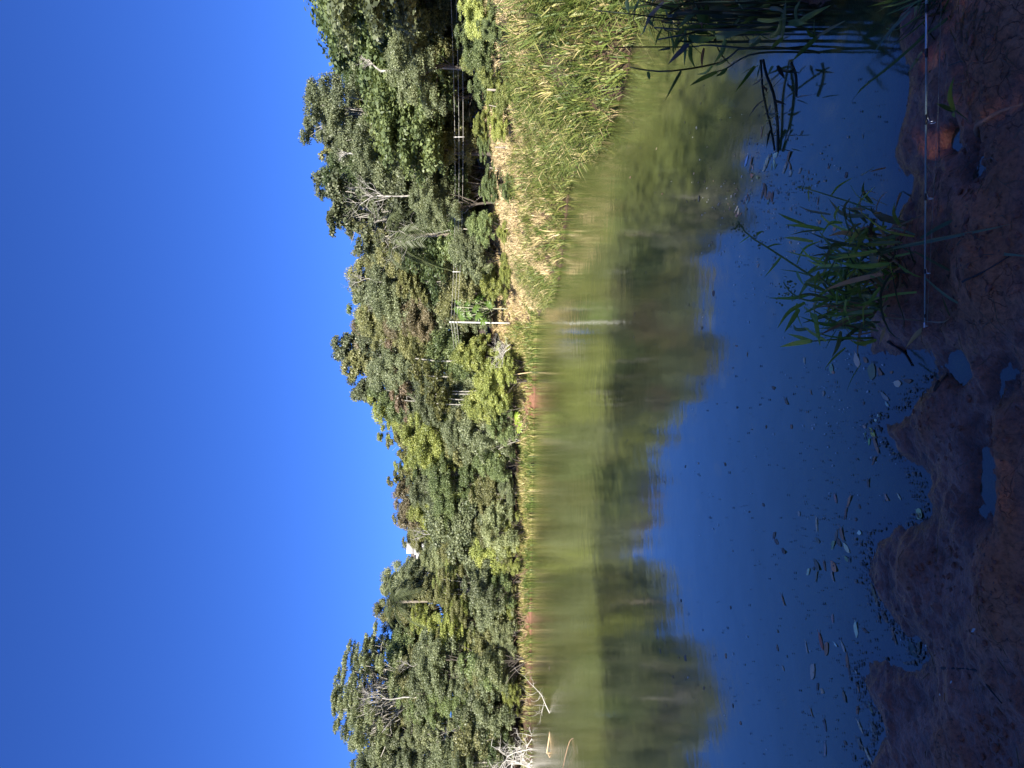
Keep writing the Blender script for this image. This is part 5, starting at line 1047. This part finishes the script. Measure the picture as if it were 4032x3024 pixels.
def flakes(name, label, n, cols, fn, s0, s1):
    v = []; t = []; k = 0
    for i in range(n):
        X, Y = fn()
        p = G(X, Y, .004)
        if pond_sd(np.array([p.x]), np.array([p.y]))[0] > -.01: continue
        a = rng.random() * 6.28; L = (s0 + (s1 - s0) * rng.random() ** 2) / F * p.y; w = L * (.3 + .4 * rng.random())
        d = Vector((math.cos(a), math.sin(a), 0)); e = Vector((-d.y, d.x, 0)); c = p
        for q in (d * L, d * L * .4 + e * w, -d * L * .5 + e * w * .9, -d * L, -d * L * .4 - e * w, d * L * .5 - e * w): v.append(tuple(c + q + Vector((0, 0, .0015 * rng.random()))))
        v.append(tuple(c + Vector((0, 0, .004))))
        t += [(k + j, k + (j + 1) % 6, k + 6) for j in range(6)]; k += 7
    o = link(name, mesh_np(name, v, [t], M_DEADLEAF), None, cols); o['kind'] = 'stuff'; o['label'] = label; o['category'] = 'debris'
def fr_a():
    r = rng.random()
    if r < .45: return 3010 + rng.normal() * 130, 870 + rng.normal() * 170
    if r < .75: return 3330 + rng.normal() * 110, 1530 + rng.normal() * 180
    return 2700 + 900 * rng.random(), 400 + 2600 * rng.random()
flakes('floating_petals', 'tiny white petals sprinkled on the dark water', 230, (.75, .74, .68), fr_a, 3, 7)
flakes('floating_specks', 'tiny dark specks of debris on the pond', 650, (.035, .035, .04), lambda: (2400 + 1100 * rng.random() ** .7, 300 + 2720 * rng.random()), 2, 7)
flakes('floating_chaff', 'brown chaff and bits floating near the shore', 260, (.22, .17, .12), lambda: (3150 + 350 * rng.random(), 1200 + 1820 * rng.random()), 3, 8)

_nl = np.array(near_px, float)
def shore_drift():
    k = 18 + rng.integers(len(_nl) - 19); f = rng.random(); q = _nl[k] * (1 - f) + _nl[k + 1] * f
    return q[0] - 6 - abs(rng.normal()) * 32, q[1] + rng.normal() * 18
flakes('drift_line', 'brown drift of rotting leaf bits along the mud edge', 620, (.26, .19, .125), shore_drift, 3, 11)
flakes('dark_drift', 'dark drift of leaf bits along the mud edge', 380, (.06, .05, .04), shore_drift, 3, 10)
def clump_drift(): return 3080 + rng.normal() * 120, 780 + rng.normal() * 130
flakes('leaf_crumbs', 'tan leaf crumbs drifting beside the grass clump', 150, (.50, .34, .22), clump_drift, 4, 10)

# ------------------------------------------------------------------ fishing rod
M_ROD = plain_material('rod_blank', (.20, .27, .25), .3, .0, nscale=8, var=.06)
M_DARK = plain_material('rod_wrap', (.012, .012, .014), .3, nscale=20, var=.1)
M_METAL = plain_material('polished_metal', (.6, .6, .61), .3, 1.0, nscale=10, var=.05)
M_CORK = plain_material('cork', (.45, .30, .17), .8, nscale=120, var=.3)
RDD = 1.9
tip = P(3641, 1288, RDD); inner = P(3649, 0, RDD)
ax = (inner - tip).normalized(); but = tip + ax * 1.95
rod = empty('fishing_rod', 'slender grey-green fishing rod with dark bindings reaching over the mud', 'fishing rod', tuple(tip))
at_y = lambda Y: tip.lerp(inner, (1288 - Y) / 1288) - tip
def rad(Y): return (.0015 + (.0031 - .0015) * (1288 - Y) / 1288)
m = MB(); m.tube([at_y(1275), at_y(900), at_y(500), at_y(212)], [rad(1275), rad(900), rad(500), rad(212)], 10); m.obj('blank', M_ROD, rod)
m = MB(); m.tube([at_y(212), at_y(34)], [rad(212) * 1.12, rad(34) * 1.12], 12); m.obj('ferrule', M_METAL, rod)
m = MB(); m.tube([at_y(34), at_y(-400), but - tip], [.0036, .0045, .006], 10); m.obj('blank', M_ROD, rod)
for Y0, Y1 in ((18, 50), (192, 226), (452, 492), (762, 790), (1060, 1078), (1238, 1252)):
    m = MB(); m.tube([at_y(Y0), at_y(Y1)], [rad(Y0) * 1.3, rad(Y1) * 1.3], 10); m.obj('binding', M_DARK, rod)
for Y, R in ((482, .009), (782, .007), (1076, .005), (-250, .012)):
    c = at_y(Y); dn = Vector((0, 0, -1)); m = MB(); cc = c + dn * (R * 1.7)
    m.tube([cc + (Vector((0, 1, 0)) * math.cos(k / 14 * 2 * PI) + dn * math.sin(k / 14 * 2 * PI)) * R for k in range(15)], .0012, 5)
    m.tube([c, cc - dn * R], .0014, 5); m.tube([c + ax * .02, cc - dn * R * .6], .0012, 5); m.obj('line_guide', M_METAL, rod)
m = MB(); c = at_y(1284); m.tube([at_y(1270), at_y(1290)], [.0028, .0028], 8); m.tube([c + (Vector((0, 1, 0)) * math.cos(k / 12 * 2 * PI) + Vector((0, 0, -1)) * (math.sin(k / 12 * 2 * PI) + 1)) * .004 for k in range(13)], .001, 5); m.obj('tip_ring', M_METAL, rod)
m = MB(); m.tube([at_y(1284) + Vector((0, 0, -.006)), at_y(1076) + Vector((0, 0, -.012)), at_y(782) + Vector((0, 0, -.02)), at_y(482) + Vector((0, 0, -.03)), at_y(100) + Vector((0, 0, -.036)), at_y(-250) + Vector((0, 0, -.04)), but - tip - ax * .3 + Vector((0, 0, -.05))], .0003, 4); m.obj('line', M_ROD, rod)
m = MB(); m.tube([but - tip - ax * .42, but - tip - ax * .2, but - tip], [.011, .013, .014], 12); m.obj('grip', M_CORK, rod)
m = MB(); q = but - tip - ax * .32; m.tube([q, q + Vector((0, 0, -.05))], .005, 8); m.tube([q + Vector((-.02, 0, -.07)), q + Vector((.03, 0, -.07))], [.026, .026], 14); m.obj('reel', M_DARK, rod)
q = but - ax * .55; gz = hz(q.x, q.y); m = MB(); m.tube([(0, 0, -.15), (0, 0, q.z - gz - .03)], .01, 8); m.tube([(0, 0, q.z - gz - .035), (0, .03, q.z - gz - .01), (0, .045, q.z - gz + .04)], .008, 6); m.tube([(0, 0, q.z - gz - .035), (0, -.03, q.z - gz - .01), (0, -.045, q.z - gz + .04)], .008, 6)
o = m.obj('forked_stick', M_WOOD, None, (.2, .14, .09)); o.location = (q.x, q.y, gz); tag(o, 'forked stick holding up the fishing rod outside the frame', 'rod rest')

# ------------------------------------------------------------------ labels: tell look-alikes apart by their size
_by = {}
for o in list(S.objects):
    if o.parent is None and 'category' in o and o['category'] in ('tree', 'shrub'): _by.setdefault(o['label'], []).append(o)
for lab, os_ in _by.items():
    words = {2: ['taller', 'lower'], 3: ['tallest', 'middle-sized', 'lowest']}.get(len(os_))
    if words and len(lab.split()) < 16 and 'outside the frame' not in lab:
        for w, o in zip(words, sorted(os_, key=lambda o: -o.scale.z)): o['label'] = w + ' ' + lab
